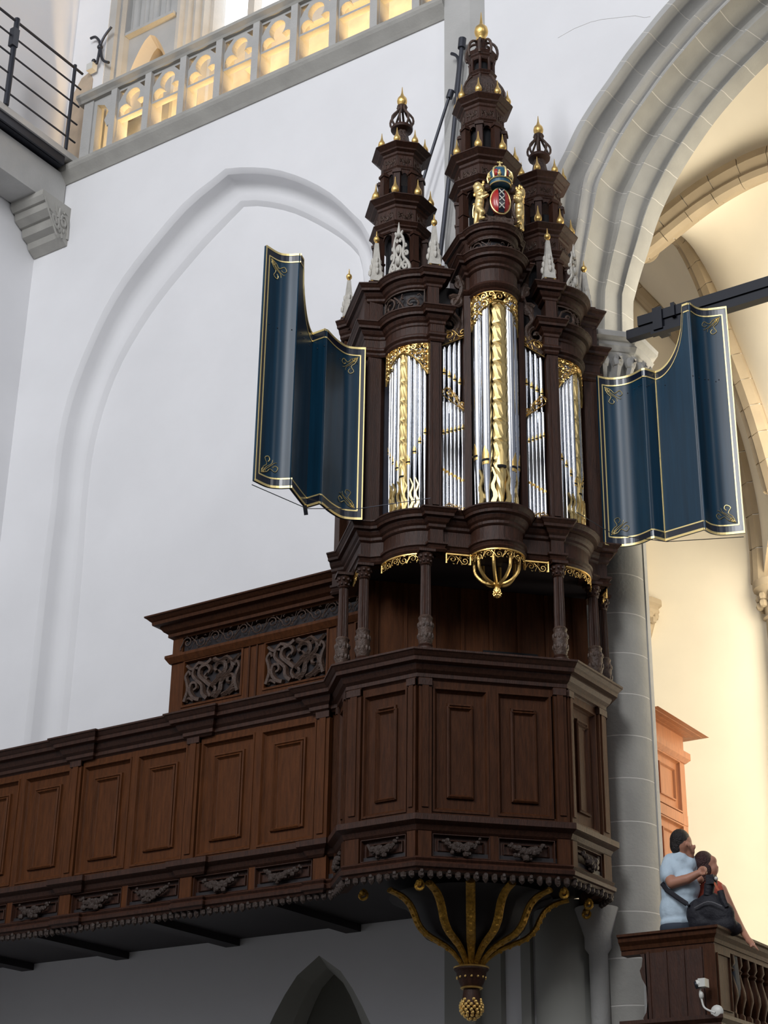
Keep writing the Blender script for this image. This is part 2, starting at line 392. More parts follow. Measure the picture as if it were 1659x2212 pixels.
# aisle beyond the arch
struct('wall_aisle', MB().box(-16, 2, 20, 20.3, 0, 26), CREAM)
rib2 = [(1350,590),(1375,625),(1420,672),(1465,722),(1520,790),(1560,860),(1592,941),(1625,1070),(1641,1180),(1645,1262)]
rib1 = [(1395,500),(1430,500),(1475,512),(1512,572),(1545,650),(1575,740),(1602,810),(1640,920),(1680,1060)]
ribA = [(1330,570),(1400,520),(1440,488),(1500,440),(1560,400),(1620,368),(1680,345),(1800,310)]
tops = [(1300,200),(1360,120),(1430,80),(1500,60),(1560,20),(1600,-20),(1680,-60),(1800,-100)]
R2 = resample([Vector(p) for p in refine([tuple(at(x, y, 'y', 19.9)) for x, y in rib2], 3)], 24)
R1 = resample([Vector(p) for p in refine([tuple(at(x, y, 'y', 18.0)) for x, y in rib1], 3)], 24)
RA = resample([Vector(p) for p in refine([tuple(at(x, y, 'y', 16.6)) for x, y in ribA], 3)], 24)
RT = resample([at(x, y, 'y', 15.3) for x, y in tops], 24)
def cell(name, A_, B_, k=8, lift=.25):
    mb = MB(); rs = []
    for q in range(k+1):
        t = q/k; rs.append([tuple(a.lerp(b, t)+Vector((0, .06, .06+lift*4*t*(1-t)))) for a, b in zip(A_, B_)])
    mb.rings(rs, cap=False, closed=False); struct(name, mb, CREAM, smooth=True)
cell('ceiling_vault_near', R2, R1, 8, .12); cell('ceiling_vault_mid', R1, RA, 10, .15); cell('ceiling_vault_high', RA, RT, 8, .1)
def rib(name, L, r, n):
    root = None
    for i in range(n):
        a = int(i*24/n); b = int((i+1)*24/n); seg = L[a:b+1]
        if len(seg) < 2: continue
        s0 = seg[0].lerp(seg[1], .04); pts = [s0]+seg[1:-1]+[seg[-1].lerp(seg[-2], .04)]
        mb = MB()
        mb.tube(pts, r, 8, 1); mb.tube([p+Vector((.0, -r*.35, -r*.8)) for p in pts], r*.5, 8)
        mb.tube([p+Vector((r*.9, .02, .02)) for p in pts], r*.45, 6); mb.tube([p+Vector((-r*.9, .02, .02)) for p in pts], r*.45, 6)
        if root is None:
            b0 = MB(); b0.tube(L, r*.9, 6); root = struct(name, b0, MORTAR, smooth=True)
        mb.build('rib_stone', STONE_Y, root, True)
rib('trim_9', R2, .115, 12); rib('trim_10', R1, .14, 12); rib('trim_11', RA, .21, 8)
# wall shaft and corbel on the aisle wall, engaged column at right edge
p = at(1372, 1200, 'y', 19.9)
struct('trim_12', MB().prism([(p.x-.3, 19.99), (p.x-.3, 19.8), (p.x-.08, 19.7), (p.x+.1, 19.8), (p.x+.13, 19.99)], at(1380, 1310, 'y', 19.9).z, 16), STONE_Y)
c = at(1392, 1335, 'y', 19.8); k = thing('wall_corbel', (c.x, 19.99, c.z), 'small pale foliate corbel under a wall shaft right of the round column', 'corbel')
T = to((c.x, 19.99, c.z))
MB(T).lathe([(.04, c.z-.30), (.12, c.z-.22), (.16, c.z-.10), (.2, c.z+.02), (.26, c.z+.12), (.25, c.z+.17), (.30, c.z+.20), (.30, c.z+.27), (.2, c.z+.30)], (c.x-.1, 19.93, 0), 10).build('bracket', STONE_Y, k)
mb = MB(T)
for q in range(12):
    a = -pi+pi*q/11; mb.ball((c.x-.1+.2*cos(a), 19.93+.2*sin(a), c.z-.02+.06*(q % 2)), .06, 6, 4)
mb.build('foliage', STONE_Y, k, True)
c = at(1652, 1300, 'y', 19.7)
k = struct('trim_13', MB().lathe([(.13, 0), (.13, c.z-.22), (.17, c.z-.2), (.13, c.z-.16), (.15, c.z-.0), (.24, c.z+.18), (.27, c.z+.2), (.27, c.z+.3), (.12, c.z+.36)], (c.x+.08, 19.85, 0), 14), STONE_Y, smooth=True)
mb = MB()
for q in range(18):
    a = 2*pi*q/9; mb.ball((c.x+.08+.19*cos(a), 19.85+.19*sin(a), c.z-.02+.1*(q//9)), .06, 6, 4)
mb.build('foliage', STONE_Y, k, True)
# painted roundel boss
c = at(1402, 546, 'y', 17.6)
k = thing('vault_roundel', tuple(c), 'small round grey and ochre roundel high on the cream vault behind the big arch', 'roundel')
MB(to(c)).lathe([(.02,0),(.16,.0),(.17,.03),(.13,.05)], (0,0,0), 20).build('ring', STONE_Y, k, True).rotation_euler = (radians(90), 0, 0)
k.children[0].data.transform(Matrix.Translation(c)); k.children[0].location = (0, 0, 0)
MB(to(c)).ball((c.x, c.y-.04, c.z), .07, 10, 6).build('boss', mat('ochre_paint', (.5, .3, .12), .7), k, True)

# ------------------------------------------------------------------ triforium
sill = MB(); sill.sweep([(WLX+.35, W), (-8.49, W)], [(-.5, 15.66), (.02, 15.66), (.05, 15.70), (.14, 15.80), (.16, 15.84), (.16, 15.89), (.10, 15.92), (-.5, 15.92)], 1)
struct('trim_14', sill, STONE)
struct('wall_passage', MB().box(-14.5, -8.4, W+1.3, W+1.6, 15.9, 18.35), mat('ochre_lit_plaster', (.72, .60, .42), .9, noise=.3, nscale=2.2))
struct('floor_passage', MB().box(WLX, -8.4, W+.06, W+1.4, 15.7, 15.9), STONE)
bal = thing('tracery_balustrade', (-12, W, 15.92), 'pale stone balustrade of trefoil arches glowing amber from lamps behind, high on the wall', 'balustrade')
T = to((-12, W, 15.92)); y0, y1 = W-.03, W+.10
MB(T).sweep([(-14.68, W+.05), (-8.3, W+.05)], [(-.12, 16.97), (.10, 16.97), (.12, 17.0), (.17, 17.04), (.17, 17.09), (.10, 17.12), (-.12, 17.12)], 1).build('coping', STONE, bal)
bw = .6325; x0b = -14.0
nb = 9
def trefoil(cx, zb, w, h):
    P = [(cx-w*.5, zb)]
    def arc(x, z, r, a0, a1, n=7): return [(x+r*cos(radians(a0+(a1-a0)*i/n)), z+r*sin(radians(a0+(a1-a0)*i/n))) for i in range(n+1)]
    P += arc(cx-w*.30, zb+h*.20, w*.20, 190, 50, 6)
    P += arc(cx, zb+h*.62, w*.27, 215, -35, 12)
    P += arc(cx+w*.30, zb+h*.20, w*.20, 130, -10, 6)
    P += [(cx+w*.5, zb)]
    return P
for i in range(nb):
    xa = x0b+i*bw; w_ = bw-.12; cx = xa+bw/2+.0
    holes = [[(cx-w_/2, 15.95), (cx+w_/2, 15.95), (cx+w_/2, 16.44), (cx-w_/2, 16.44)],
             trefoil(cx, 16.475, w_*.96, .45),
             [(cx-w_*.5, 16.93), (cx-w_*.5, 16.74), (cx-w_*.40, 16.83), (cx-w_*.22, 16.93)],
             [(cx+w_*.5, 16.93), (cx+w_*.22, 16.93), (cx+w_*.40, 16.83), (cx+w_*.5, 16.74)]]
    mb = MB(T); plate(mb, [(xa, 15.92), (xa+bw, 15.92), (xa+bw, 16.97), (xa, 16.97)], holes, lambda x, y: (x, y0+.035, y), lambda x, y: (x, y1, y))
    mb.build('tracery_bay', STONE_L, bal)
    MB(T).box(xa-.055, xa+.055, y0-.02, y1+.12, 15.92, 16.97).build('post', STONE_L, bal)
mb = MB(T); plate(mb, [(x0b-.42, 15.92), (x0b, 15.92), (x0b, 16.97), (x0b-.42, 16.97)],
      [[(x0b-.36, 15.95), (x0b-.05, 15.95), (x0b-.05, 16.50), (x0b-.14, 16.42), (x0b-.2, 16.55), (x0b-.13, 16.68), (x0b-.22, 16.82), (x0b-.36, 16.88)]], lambda x, y: (x, y0+.035, y), lambda x, y: (x, y1, y))
mb.build('tracery_bay', STONE_L, bal)
MB(T).box(x0b-.60, x0b-.42, y0+.01, y1+.1, 15.92, 16.97).build('post', STONE_L, bal)
# lamps in the passage floor
for i in range(5):
    l = bpy.data.lights.new('passage_lamp', 'AREA'); l.shape = 'RECTANGLE'; l.size = 1.1; l.size_y = .12; l.energy = 34; l.color = (1, .66, .28)
    o = bpy.data.objects.new('passage_lamp', l); COL.objects.link(o); o.location = (-13.5+i*1.25, W+.42, 15.96); o.rotation_euler = (radians(152), 0, 0)
# wall piece, stone jambs and window above
mb = MB(); c = at(135, 128, 'y', W+.28)
plate(mb, [(WLX, 15.9), (-14.62, 15.9), (-14.62, 24), (WLX, 24)], [], lambda x, y: (x, W+.30, y), lambda x, y: (x, W+.5, y))
struct('wall_upper', mb, PLASTER)
DN = [(-15.27, 15.9), (-15.27, 17.2), (-15.2, 17.6), (-15.05, 17.85), (-14.9, 17.9), (-14.82, 17.75), (-14.80, 15.9)]
mb = MB(); plate(mb, DN, [], lambda x, y: (x, W+.285, y), lambda x, y: (x, W+.299, y)); struct('door_2', mb, mat('buff_passage_door', (.50, .40, .30), .8, noise=.2, nscale=3))
xs = [(-14.64, .30), (-14.52, .34), (-14.50, .42), (-14.46, .40), (-14.43, .46), (-14.41, .60)]
mb = MB(); mb.prism([(x, W+g) for x, g in xs]+[(-14.41, W+1.6), (-14.64, W+1.6)], 15.9, 24); struct('trim_15', mb, STONE_L)
xs = [(-13.50, .55), (-13.47, .52), (-13.43, .54), (-13.42, .64), (-13.38, .66), (-13.37, .76), (-13.33, .76), (-13.31, .88), (-13.27, .88), (-13.26, 1.02), (-13.22, 1.04), (-13.20, 1.22)]
mb = MB(); mb.prism([(x, W+g) for x, g in xs]+[(-13.2, W+1.6), (-13.50, W+1.6)], 15.9, 24); struct('trim_16', mb, STONE_L)
YN = W+.56; xa_, xb_ = -14.42, -13.49; zt0 = at(320, 66, 'y', YN).z; cx_ = at(322, 100, 'y', YN).x
N1 = gothic(cx_, .34, 16.9, zt0-.62, zt0-.10, 8); N2 = gothic(cx_+.03, .22, 16.9, zt0-.68, zt0-.26, 8)
AMB = mat('amber_lit_stone', (.66, .54, .38), .9)  # warm light inside the niche, put into the stone colour
mb = MB(); plate(mb, [(xa_, 15.9), (xb_, 15.9), (xb_, 24), (xa_, 24)], [N1], lambda x, y: (x, YN, y), lambda x, y: (x, YN+.12, y)); struct('wall_niche_high', mb, STONE_L)
mb = MB(); mb.rings([[(x, YN+g, z) for x, z in L_] for L_, g in ((N1, .0), (N2, .14), (N2, .4))], cap=False, closed=False); struct('trim_20', mb, AMB)
struct('wall_niche_back', MB().box(xa_, xb_, YN+.4, YN+.45, 15.9, zt0), AMB)
mb = MB(); mb.box(xa_, xb_, YN-.10, YN+.02, zt0, zt0+.05); struct('trim_19', mb, STONE_L)
for k, x in enumerate((-14.30, -14.10, -13.90, -13.68)):
    struct('trim_%d' % (21+k), MB().lathe([(.05 if k % 2 else .07, zt0+.05), (.05 if k % 2 else .07, 24)], (x, YN+.01, 0), 10), STONE_L, smooth=True)
struct('window_1', MB().box(-13.3, -12.62, W+1.28, W+1.3, 18.3, 24), GLASS)
struct('window_2', MB().box(-12.50, -11.6, W+1.28, W+1.3, 18.3, 24), GLASS)
struct('trim_17', MB().box(-12.62, -12.5, W+1.1, W+1.35, 17.5, 24), STONE_L)
struct('trim_18', MB().box(-11.6, -8.4, W+1.2, W+1.6, 17.9, 24), STONE_L)

# ------------------------------------------------------------------ bridge with steel railing
br = thing('gallery_bridge', (-14.9, 8, 15.9), 'narrow bridge with pale slab edge and dark steel railing in the upper left corner', 'bridge')
T = to((-14.9, 8, 15.9))
MB(T).box(WLX+.01, -14.6, -6, W-.02, 15.93, 16.03).build('slab', GALV, br)
MB(T).box(-14.66, -14.63, -6, W-.25, 15.80, 15.93).build('edge_beam', IRON, br)
MB(T).box(WLX+.01, -14.72, -6, W-.2, 15.84, 15.92).build('deck', IRON, br)
zr = [16.24, 16.55, 16.86, 17.17, 17.45]
for zz in zr[:-1]+[17.45]:
    MB(T).tube([(-14.6, -6, zz), (-14.6, W-.12, zz)], .014 if zz < 17.4 else .02, 6).build('rail', IRON, br, True)
for yy in (13.42, 12.27, 11.1, 9.9):
    MB(T).tube([(-14.6, yy, 16.03), (-14.6, yy, 17.5)], .026 if yy > 13 else .04, 8).build('railing_post', IRON, br, True)
MB(T).box(-14.64, -14.55, 12.2, 12.3, 17.0, 17.3).build('clamp', IRON, br)
st = thing('stone_beam', (-14.95, 8, 15.5), 'pale stone beam running under the bridge onto a carved corbel', 'beam')
MB(to((-14.95, 8, 15.5))).box(WLX+.02, -14.80, -6, W-.02, 15.22, 15.80).build('beam', STONE_L, st)
cb = thing('scroll_corbel', (-14.95, W, 15.0), 'stepped grey stone corbel with carved leaf front in the left corner', 'corbel')
T = to((-14.95, W, 15.0))
def corbel_side(x0, x1, P):
    mb = MB(T); n = len(P); vs = [(x0, y, z) for y, z in P]+[(x1, y, z) for y, z in P]
    mb.add(vs, [tuple(range(n)), tuple(range(2*n-1, n-1, -1))]+[(i, (i+1) % n, n+(i+1) % n, n+i) for i in range(n)]); return mb
corbel_side(WLX+.02, -14.66, [(W, 15.22), (W-.55, 15.22), (W-.55, 15.14), (W-.50, 15.08), (W-.46, 15.08), (W-.44, 14.98), (W-.34, 14.92), (W-.30, 14.92), (W-.27, 14.80), (W-.17, 14.76), (W-.14, 14.68), (W-.02, 14.60), (W, 14.60)]).build('block', STONE, cb)
mb = MB(T)
carve(mb, strokes_band(.55, .5, .26), lambda x, y: (-14.655, W-.02-x*(.35+y*1.2), 14.62+y*1.1), 5, .7)
mb.build('leaf_carving', STONE, cb, True)
# forked iron wall anchor
an = thing('wall_anchor', (-14.44, W+.2, 17.9), 'forked black wrought iron wall anchor above the left end of the balustrade', 'wall anchor')
T = to((-14.44, W+.2, 17.9)); q = lambda x, y: tuple(at(x, y, 'y', W+.22))
for P in ([(209,138),(213,120),(217,98),(226,78),(241,58)], [(217,100),(214,88),(206,80),(196,83)], [(217,104),(219,122),(225,132),(235,135)]):
    MB(T).tube(refine([q(*p) for p in P], 3), .022, 6).build('prong', IRON, an, True)
MB(T).ball(q(216, 102), .045, 8, 5).build('boss', IRON, an, True)
sc = thing('security_camera', q(200, 148), 'small white box camera on the wall beside the forked anchor, top left', 'camera')
T = to(q(200, 148)); c = q(200, 148)
MB(T).box(c[0]-.07, c[0]+.05, c[1]-.06, c[1]+.04, c[2]-.05, c[2]+.07).build('housing', CAMW, sc)
MB(T).ball((c[0]+.03, c[1]-.02, c[2]+.11), .035, 8, 5).build('lens', IRON, sc, True)

# ------------------------------------------------------------------ tie rods and steel lighting beam
tr = thing('iron_tie_rod', (-8.3, 13.45, 12), 'long black iron rod rising behind the tallest spire to a hook on the wall shaft', 'rod')
T = to((-8.3, 13.45, 12)); q = lambda x, y: tuple(at(x, y, 'y', 13.5))
MB(T).tube([q(998, 96), q(990, 180), q(968, 400), q(941, 640)], .026, 8).build('rod', IRON, tr, True)
MB(T).tube([q(999, 84), q(997, 104)], .048, 10).build('collar', IRON, tr, True)
MB(T).tube(refine([q(975, 116), q(984, 119), q(990, 128), q(990, 150), q(984, 200)], 2), .02, 6).build('hook', IRON, tr, True)
tr = thing('iron_tie_rod', (-8.3, 13.45, 12), 'shorter slanting iron rod between the left spire and the tallest spire', 'rod')
MB(T).tube([q(972, 204), q(927, 345), q(905, 420)], .018, 8).build('rod', IRON, tr, True)
MB(T).tube([q(975, 196), q(970, 212)], .04, 10).build('collar', IRON, tr, True)
bm = thing('steel_lighting_beam', (-5.5, 13.3, 10.3), 'dark blue-black steel beam crossing the arch behind the right shutter', 'beam')
T = to((-5.5, 13.3, 10.3)); z = at(1356, 718, 'y', 13.66).z; x0_ = at(1356, 718, 'y', 13.66).x; YB_ = 13.60
MB(T).box(x0_+.14, -1, YB_, YB_+.14, z-.00, z+.11).build('top_channel', STEEL, bm)
MB(T).box(x0_, -1, YB_+.02, YB_+.12, z-.10, z-.00).build('bottom_channel', STEEL, bm)
MB(T).box(x0_+.32, x0_+.42, YB_-.03, YB_+.17, z-.12, z+.13).build('clamp', STEEL, bm)
MB(T).box(x0_+.52, x0_+.56, YB_-.03, YB_+.17, z-.02, z+.13).build('clamp', STEEL, bm)
MB(T).box(x0_+.28, x0_+.85, YB_-.01, YB_+.06, z-.15, z-.10).build('rail', STEEL, bm)
# ------------------------------------------------------------------ organ loft (singing gallery with octagonal bay)
def L(x, y):  # world plan -> organ plan (a to the right, b towards the viewer)
    return ((x-OX+y-OY)*S2, (x-OX-y+OY)*S2)
def organ_thing(name, zb, label, cat):
    return thing(name, (OX, OY, zb), label, cat, None, pi/4)
def OT(zb): return lambda p: (p[0], -p[1], p[2]-zb)
ZL = 4.7
loft = organ_thing('organ_loft', ZL, 'long dark oak gallery with octagonal bay on gilded ribs, hung with a pine cone', 'gallery')
LT = OT(ZL)
face = [L(-15.25, 11.98), (-1.17, .613), (-1.17, 1.09), (-.66, 1.60), (.66, 1.60), (1.17, 1.09), (1.17, .613), (1.21, .573)]
def ressauts(path, spec):
    """spec: {segment: [(t0, t1, d)]} in metres along the segment, outward = left-to-right +b side"""
    out = []
    for i in range(len(path)-1):
        p, q = Vector(path[i]), Vector(path[i+1]); d = (q-p); ln = d.length; d.normalize(); n = Vector((-d.y, d.x))
        out.append(tuple(p))
        for t0, t1, k in spec.get(i, []):
            if t0 > 0: out += [tuple(p+d*t0), tuple(p+d*(t0+.001)+n*k)]
            else: out[-1] = tuple(p+n*k)
            if t1 < ln-.001: out += [tuple(p+d*(t1-.001)+n*k), tuple(p+d*t1)]
            else: out.append(tuple(q+n*k))
    out.append(tuple(path[-1])); return out
G0 = 15.25-10.24
gp = [(15.25-x-.10, 15.25-x+.20) for x in (13.38+0, 11.79, 10.26)]
gp = sorted([(max(.01, 15.25-x-.12), 15.25-x+.19) for x in (14.86, 13.33, 11.80, 10.27)])+[(15.25-8.88, 15.25-8.72)]
segs = [(face[i], face[i+1]) for i in range(len(face)-1)]
MB(LT).sweep(face, [(-.12, 4.78), (-.035, 4.78), (-.035, 6.5), (-.12, 6.5)], -1).build('parapet_wall', OAK_M, loft)
rs = ressauts(face, {0: [(a, b, .035) for a, b in gp]})
MB(LT).sweep(rs, cornice(.18, 6.42, 6.66), -1).build('top_cornice', OAK, loft)
MB(LT).sweep(rs, [(-.04, 5.09), (.0, 5.09), (.02, 5.11), (.04, 5.15), (.075, 5.17), (.09, 5.18), (.09, 5.23), (.03, 5.25), (-.04, 5.25)], -1).build('base_ledge', OAK, loft)
MB(LT).sweep(rs, [(-.04, 4.77), (.02, 4.77), (.03, 4.79), (.05, 4.80), (.055, 4.83), (.03, 4.85), (.045, 4.87), (.02, 4.89), (-.04, 4.89)], -1).build('lower_moulding', OAK, loft)
# carved fringe
mb = MB(LT)
for (p, q) in segs:
    p, q = Vector(p), Vector(q); ln = (q-p).length; d = (q-p)/ln; n = Vector((-d.y, d.x)); k = max(1, int(ln/.075))
    for i in range(k):
        c = p+d*((i+.5)*ln/k)+n*.010; s_ = random.uniform(.028, .046)
        mb.ball((c.x, c.y, 4.745), .03, 6, 3, sz=s_/.03*1.1)
        if i % 3 == 0: mb.ball((c.x+n.x*.015, c.y+n.y*.015, 4.765), .022, 5, 3)
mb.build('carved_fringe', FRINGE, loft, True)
# facets: pilasters, panels, festoons
def garland(mb, p, e, n, w, z, h):
    for i in range(26):
        t = (i+.5)/26; sag = 4*t*(1-t); r = .012+.022*sag*random.uniform(.7, 1.1)
        c = p+e*(w*t)+n*(.015+.02*sag); mb.ball((c.x, c.y, z-h*sag*.7+random.uniform(-.02, .02)), r, 6, 4)
    for i in range(16):
        t = random.gauss(.5, .13); c = p+e*(w*t)+n*random.uniform(.02, .05)
        mb.ball((c.x, c.y, z-h*.75+random.uniform(-.05, .035)), random.uniform(.018, .034), 6, 4)
def facet(p, q, n_panels, pil0=.10, pil1=.10, wood=OAK_M, mull=.05, fest=True):
    p, q = Vector(p).to_3d(), Vector(q).to_3d(); ln = (q-p).length; e = (q-p)/ln; n = Vector((-e.y, e.x, 0))
    for s0, w in ((0, pil0), (ln-pil1, pil1)):
        if w <= 0: continue
        c = p+e*s0
        mb = MB(LT)
        for z0, z1, o in ((5.25, 6.44, .03), (4.88, 5.10, .025)):
            a0, a1 = c+e*.008, c+e*(w-.0)
            pts = [a0-n*.02, a1-n*.02, a1+n*o, a0+n*o]; mb.prism([(v.x, v.y) for v in pts], z0, z1)
            if z0 > 5.2:
                b0, b1 = c+e*(w*.28), c+e*(w*.75); pts = [b0, b1, b1+n*(o+.012), b0+n*(o+.012)]; mb.prism([(v.x, v.y) for v in pts], z0+.05, z1-.06)
        mb.build('pilaster', wood, loft)
        mb = MB(LT); pts = [c+e*0-n*.02, c+e*w-n*.02, c+e*w+n*.045, c+e*0+n*.045]; mb.prism([(v.x, v.y) for v in pts], 6.37, 6.43); mb.build('pilaster_cap', OAK, loft)
    w = (ln-pil0-pil1-mull*(n_panels-1))/n_panels
    for i in range(n_panels-1):
        c = p+e*(pil0+(i+1)*w+i*mull-.012); pts = [c-n*.05, c+e*(mull+.024)-n*.05, c+e*(mull+.024)+n*.004, c+n*.004]
        mb = MB(LT); mb.prism([(v.x, v.y) for v in pts], 4.88, 6.44); mb.build('muntin', wood, loft)
    mb = MB(LT); pts = [p-n*.05, q-n*.05, q+n*.003, p+n*.003]
    MB(LT).prism([(v.x, v.y) for v in pts], 6.365, 6.44).build('rail', wood, loft); MB(LT).prism([(v.x, v.y) for v in pts], 5.2, 5.275).build('rail', wood, loft)
    for i in range(n_panels):
        c = p+e*(pil0+i*(w+mull)); c0 = c+e*.012; c0.z = 5.27
        panel(mb := MB(LT), c0, e, n, w-.024, 1.10, min(1, w/.5)); mb.build('panel', wood, loft)
        # inner raised frame
        kx = w*.27; mb = MB(LT); z0, z1 = 5.40, 6.21; P0 = c+e*kx-n*.028; W_ = w-2*kx
        rr = []
        for i_, d_ in ((0, -.02), (0, .018), (.014, .028), (.028, .010), (.036, .004)):
            rr.append([tuple(P0+e*x+Vector((0, 0, y-P0.z))+n*d_) for x, y in ((i_, z0+i_), (W_-i_, z0+i_), (W_-i_, z1-i_), (i_, z1-i_))])
        mb.rings(rr); mb.build('raised_field', wood, loft)
        if fest:
            panel(mb := MB(LT), Vector((c0.x, c0.y, 4.895)), e, n, w-.024, .19, .35); mb.build('frieze_panel', OAK, loft)
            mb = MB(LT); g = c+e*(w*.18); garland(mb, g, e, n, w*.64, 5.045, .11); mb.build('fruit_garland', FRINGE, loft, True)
facet((-.66, 1.60), (.66, 1.60), 2, .12, .12)
facet((-1.17, 1.09), (-.66, 1.60), 1, .15, .09)
facet((.66, 1.60), (1.17, 1.09), 1, .09, .15)
facet((-1.17, .613), (-1.17, 1.09), 1, .05, .10)
facet((1.17, 1.09), (1.17, .613), 1, .12, .05)
for x0 in (-13.33, -11.80, -10.27):
    facet(L(x0+.04, 11.98), L(x0+1.53+.04-.0, 11.98), 2, 0, .15, OAK_S)
facet(L(-14.86+.04, 11.98), L(-13.29, 11.98), 2, 0, .15, OAK_S)
# gallery floor and soffit beams
mb = MB(lambda p: LT((*L(p[0], p[1]), p[2])))
wf = [(OX+(a+b)*S2, OY+(a-b)*S2) for a, b in face]
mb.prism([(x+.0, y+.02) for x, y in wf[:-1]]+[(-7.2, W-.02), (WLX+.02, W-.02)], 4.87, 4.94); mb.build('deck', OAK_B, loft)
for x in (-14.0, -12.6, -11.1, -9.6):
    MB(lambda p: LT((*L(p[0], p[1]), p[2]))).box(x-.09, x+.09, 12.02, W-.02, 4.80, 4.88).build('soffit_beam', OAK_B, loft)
# gilded ribs and corbel body
RC = (0.03, .66)
rp = [(.085,4.17),(.14,4.24),(.24,4.315),(.36,4.365),(.47,4.41),(.545,4.48),(.585,4.56),(.635,4.64),(.72,4.70),(.84,4.735)]
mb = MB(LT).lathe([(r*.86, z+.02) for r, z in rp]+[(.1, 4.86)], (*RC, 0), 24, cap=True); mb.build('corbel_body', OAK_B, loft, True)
for ang in (-158, -128, -104, -80, -52, -22):
    a = radians(ang+0); dx, dy = cos(a), -sin(a)
    P = [(RC[0]+dx*r*1.02, RC[1]+dy*r*1.02, z) for r, z in refine(rp, 3)]
    mb = MB(LT); mb.tube(P, [.022+.018*min(1, i/8) for i in range(len(P))], 8, .6, nrm=None)
    for i in range(6, len(P)-2, 2):
        p = P[i]; mb.ball((p[0]+dx*.012, p[1]+dy*.012, p[2]-.012), .018, 5, 3)
    mb.build('gilded_rib', GOLD_D, loft, True)
mb = MB(LT).lathe([(.06,3.985),(.085,4.0),(.10,4.03),(.125,4.09),(.13,4.13),(.15,4.15),(.15,4.175),(.10,4.19)], (*RC, 0), 24); mb.build('corbel_ring', OAK, loft, True)
mb = MB(LT)
for r, z in ((.150, 4.172), (.092, 4.0)): mb.lathe([(r, z-.008), (r+.008, z), (r, z+.008)], (*RC, 0), 24)
for i in range(14): a = 2*pi*i/14; mb.ball((RC[0]+.125*cos(a), RC[1]+.125*sin(a), 4.085), .011, 6, 4)
mb.build('gilt_ring_studs', GOLD, loft, True)
mb = MB(LT).lathe([(.01,3.73),(.05,3.76),(.08,3.82),(.085,3.88),(.075,3.96),(.07,3.99)], (*RC, 0), 14); mb.build('pine_cone_core', OAK, loft, True)
mb = MB(LT)
for j in range(8):
    zz = 3.745+j*.022; r = [.03,.06,.08,.092,.096,.094,.088,.08][j]
    n_ = [6,9,11,12,12,12,9,6][j]
    for i in range(n_): a = 2*pi*(i+.5*(j % 2))/n_; mb.ball((RC[0]+r*cos(a), RC[1]+r*sin(a), zz), .0165, 6, 4)
mb.build('gilded_pine_cone', GOLD, loft, True)
for a_, b_ in ((.62, 1.5), (.95, 1.13), (-.62, 1.5), (-1.0, 1.0), (1.05, .75)):
    mb = MB(LT); mb.tube([(a_+.05*sin(q)*(1-q/9), b_, 4.67+.05*cos(q)*(1-q/9)) for q in [k*.6 for k in range(14)]], .014, 5)
    mb.ball((a_, b_, 4.69), .03, 7, 4); mb.build('gilded_rosette', GOLD_D, loft, True)

# ------------------------------------------------------------------ blower case on the gallery (carved panels)
bc = thing('carved_side_case', (-10.2, 13.3, 6.0), 'brown oak case with pierced scrollwork panels standing on the gallery left of the organ', 'cabinet')
BT = to((-10.2, 13.3, 6.0)); YB = 13.10; XL, XR = -11.68, -8.75
MB(BT).box(XL+.02, XR, YB+.03, W-.03, 4.95, 8.02).build('case_body', OAK_B, bc)
path = [(XL, W-.03), (XL, YB), (XR, YB)]
MB(BT).sweep(path, cornice(.24, 8.06, 8.31, -.5), 1).build('cornice', OAK_M, bc)
MB(BT).sweep(path, [(-.03, 7.78), (.02, 7.78), (.04, 7.81), (.06, 7.84), (.06, 7.87), (.0, 7.89), (-.03, 7.89)], 1).build('frieze_moulding', OAK_S, bc)
MB(BT).sweep([(XL, W-.03), (XL, YB), (XL+.12, YB)], [(-.05, 4.95), (0, 4.95), (0, 7.8), (-.05, 7.8)], 1).build('corner_stile', OAK_S, bc)
MB(BT).sweep([(XL, W-.03), (XL, YB), (XL+.14, YB)], [(-.05, 7.88), (0, 7.88), (0, 8.08), (-.05, 8.08)], 1).build('frieze_end', OAK_S, bc)
fr = MB(BT); carve(fr, strokes_band(2.7, .17, .19), lambda x, y: (XL+.12+x, YB-.01, 7.895+y), 5, .8); fr.build('frieze_scrollwork', CARVED, bc, True)
pans = []
for P in (((403,1425),(522,1393),(403,1523)), ((578,1378),(706,1345),(578,1482)), ((772,1372),(826,1345),(775,1440))):
    a_, b_, c_ = [at(x, y, 'y', YB) for x, y in P]; pans.append((a_.x, b_.x, c_.z, a_.z))
zt = sum(p[3] for p in pans)/3; zb_ = sum(p[2] for p in pans)/3
xs_ = [XL+.12]
for (x0, x1, _, _) in pans:
    plate_y = lambda x, y: (x, YB, y)
    mb = MB(BT)
    rr = []
    for i_, d_ in ((-.035, 0), (-.035, -.012), (-.012, -.014), (0, .03)):
        rr.append([(x, YB+d_, z) for x, z in ((x0+i_, zb_+i_), (x1-i_, zb_+i_), (x1-i_, zt-i_), (x0+i_, zt-i_))])
    mb.rings(rr, cap=False); mb.build('panel_moulding', OAK_S, bc)
    mb = MB(BT); w_, h_ = x1-x0, zt-zb_
    carve(mb, strokes_grille(w_, h_), lambda x, y: (x0+x, YB+.005, zb_+y), 5, .8, 3); mb.build('pierced_scrollwork', CARVED, bc, True)
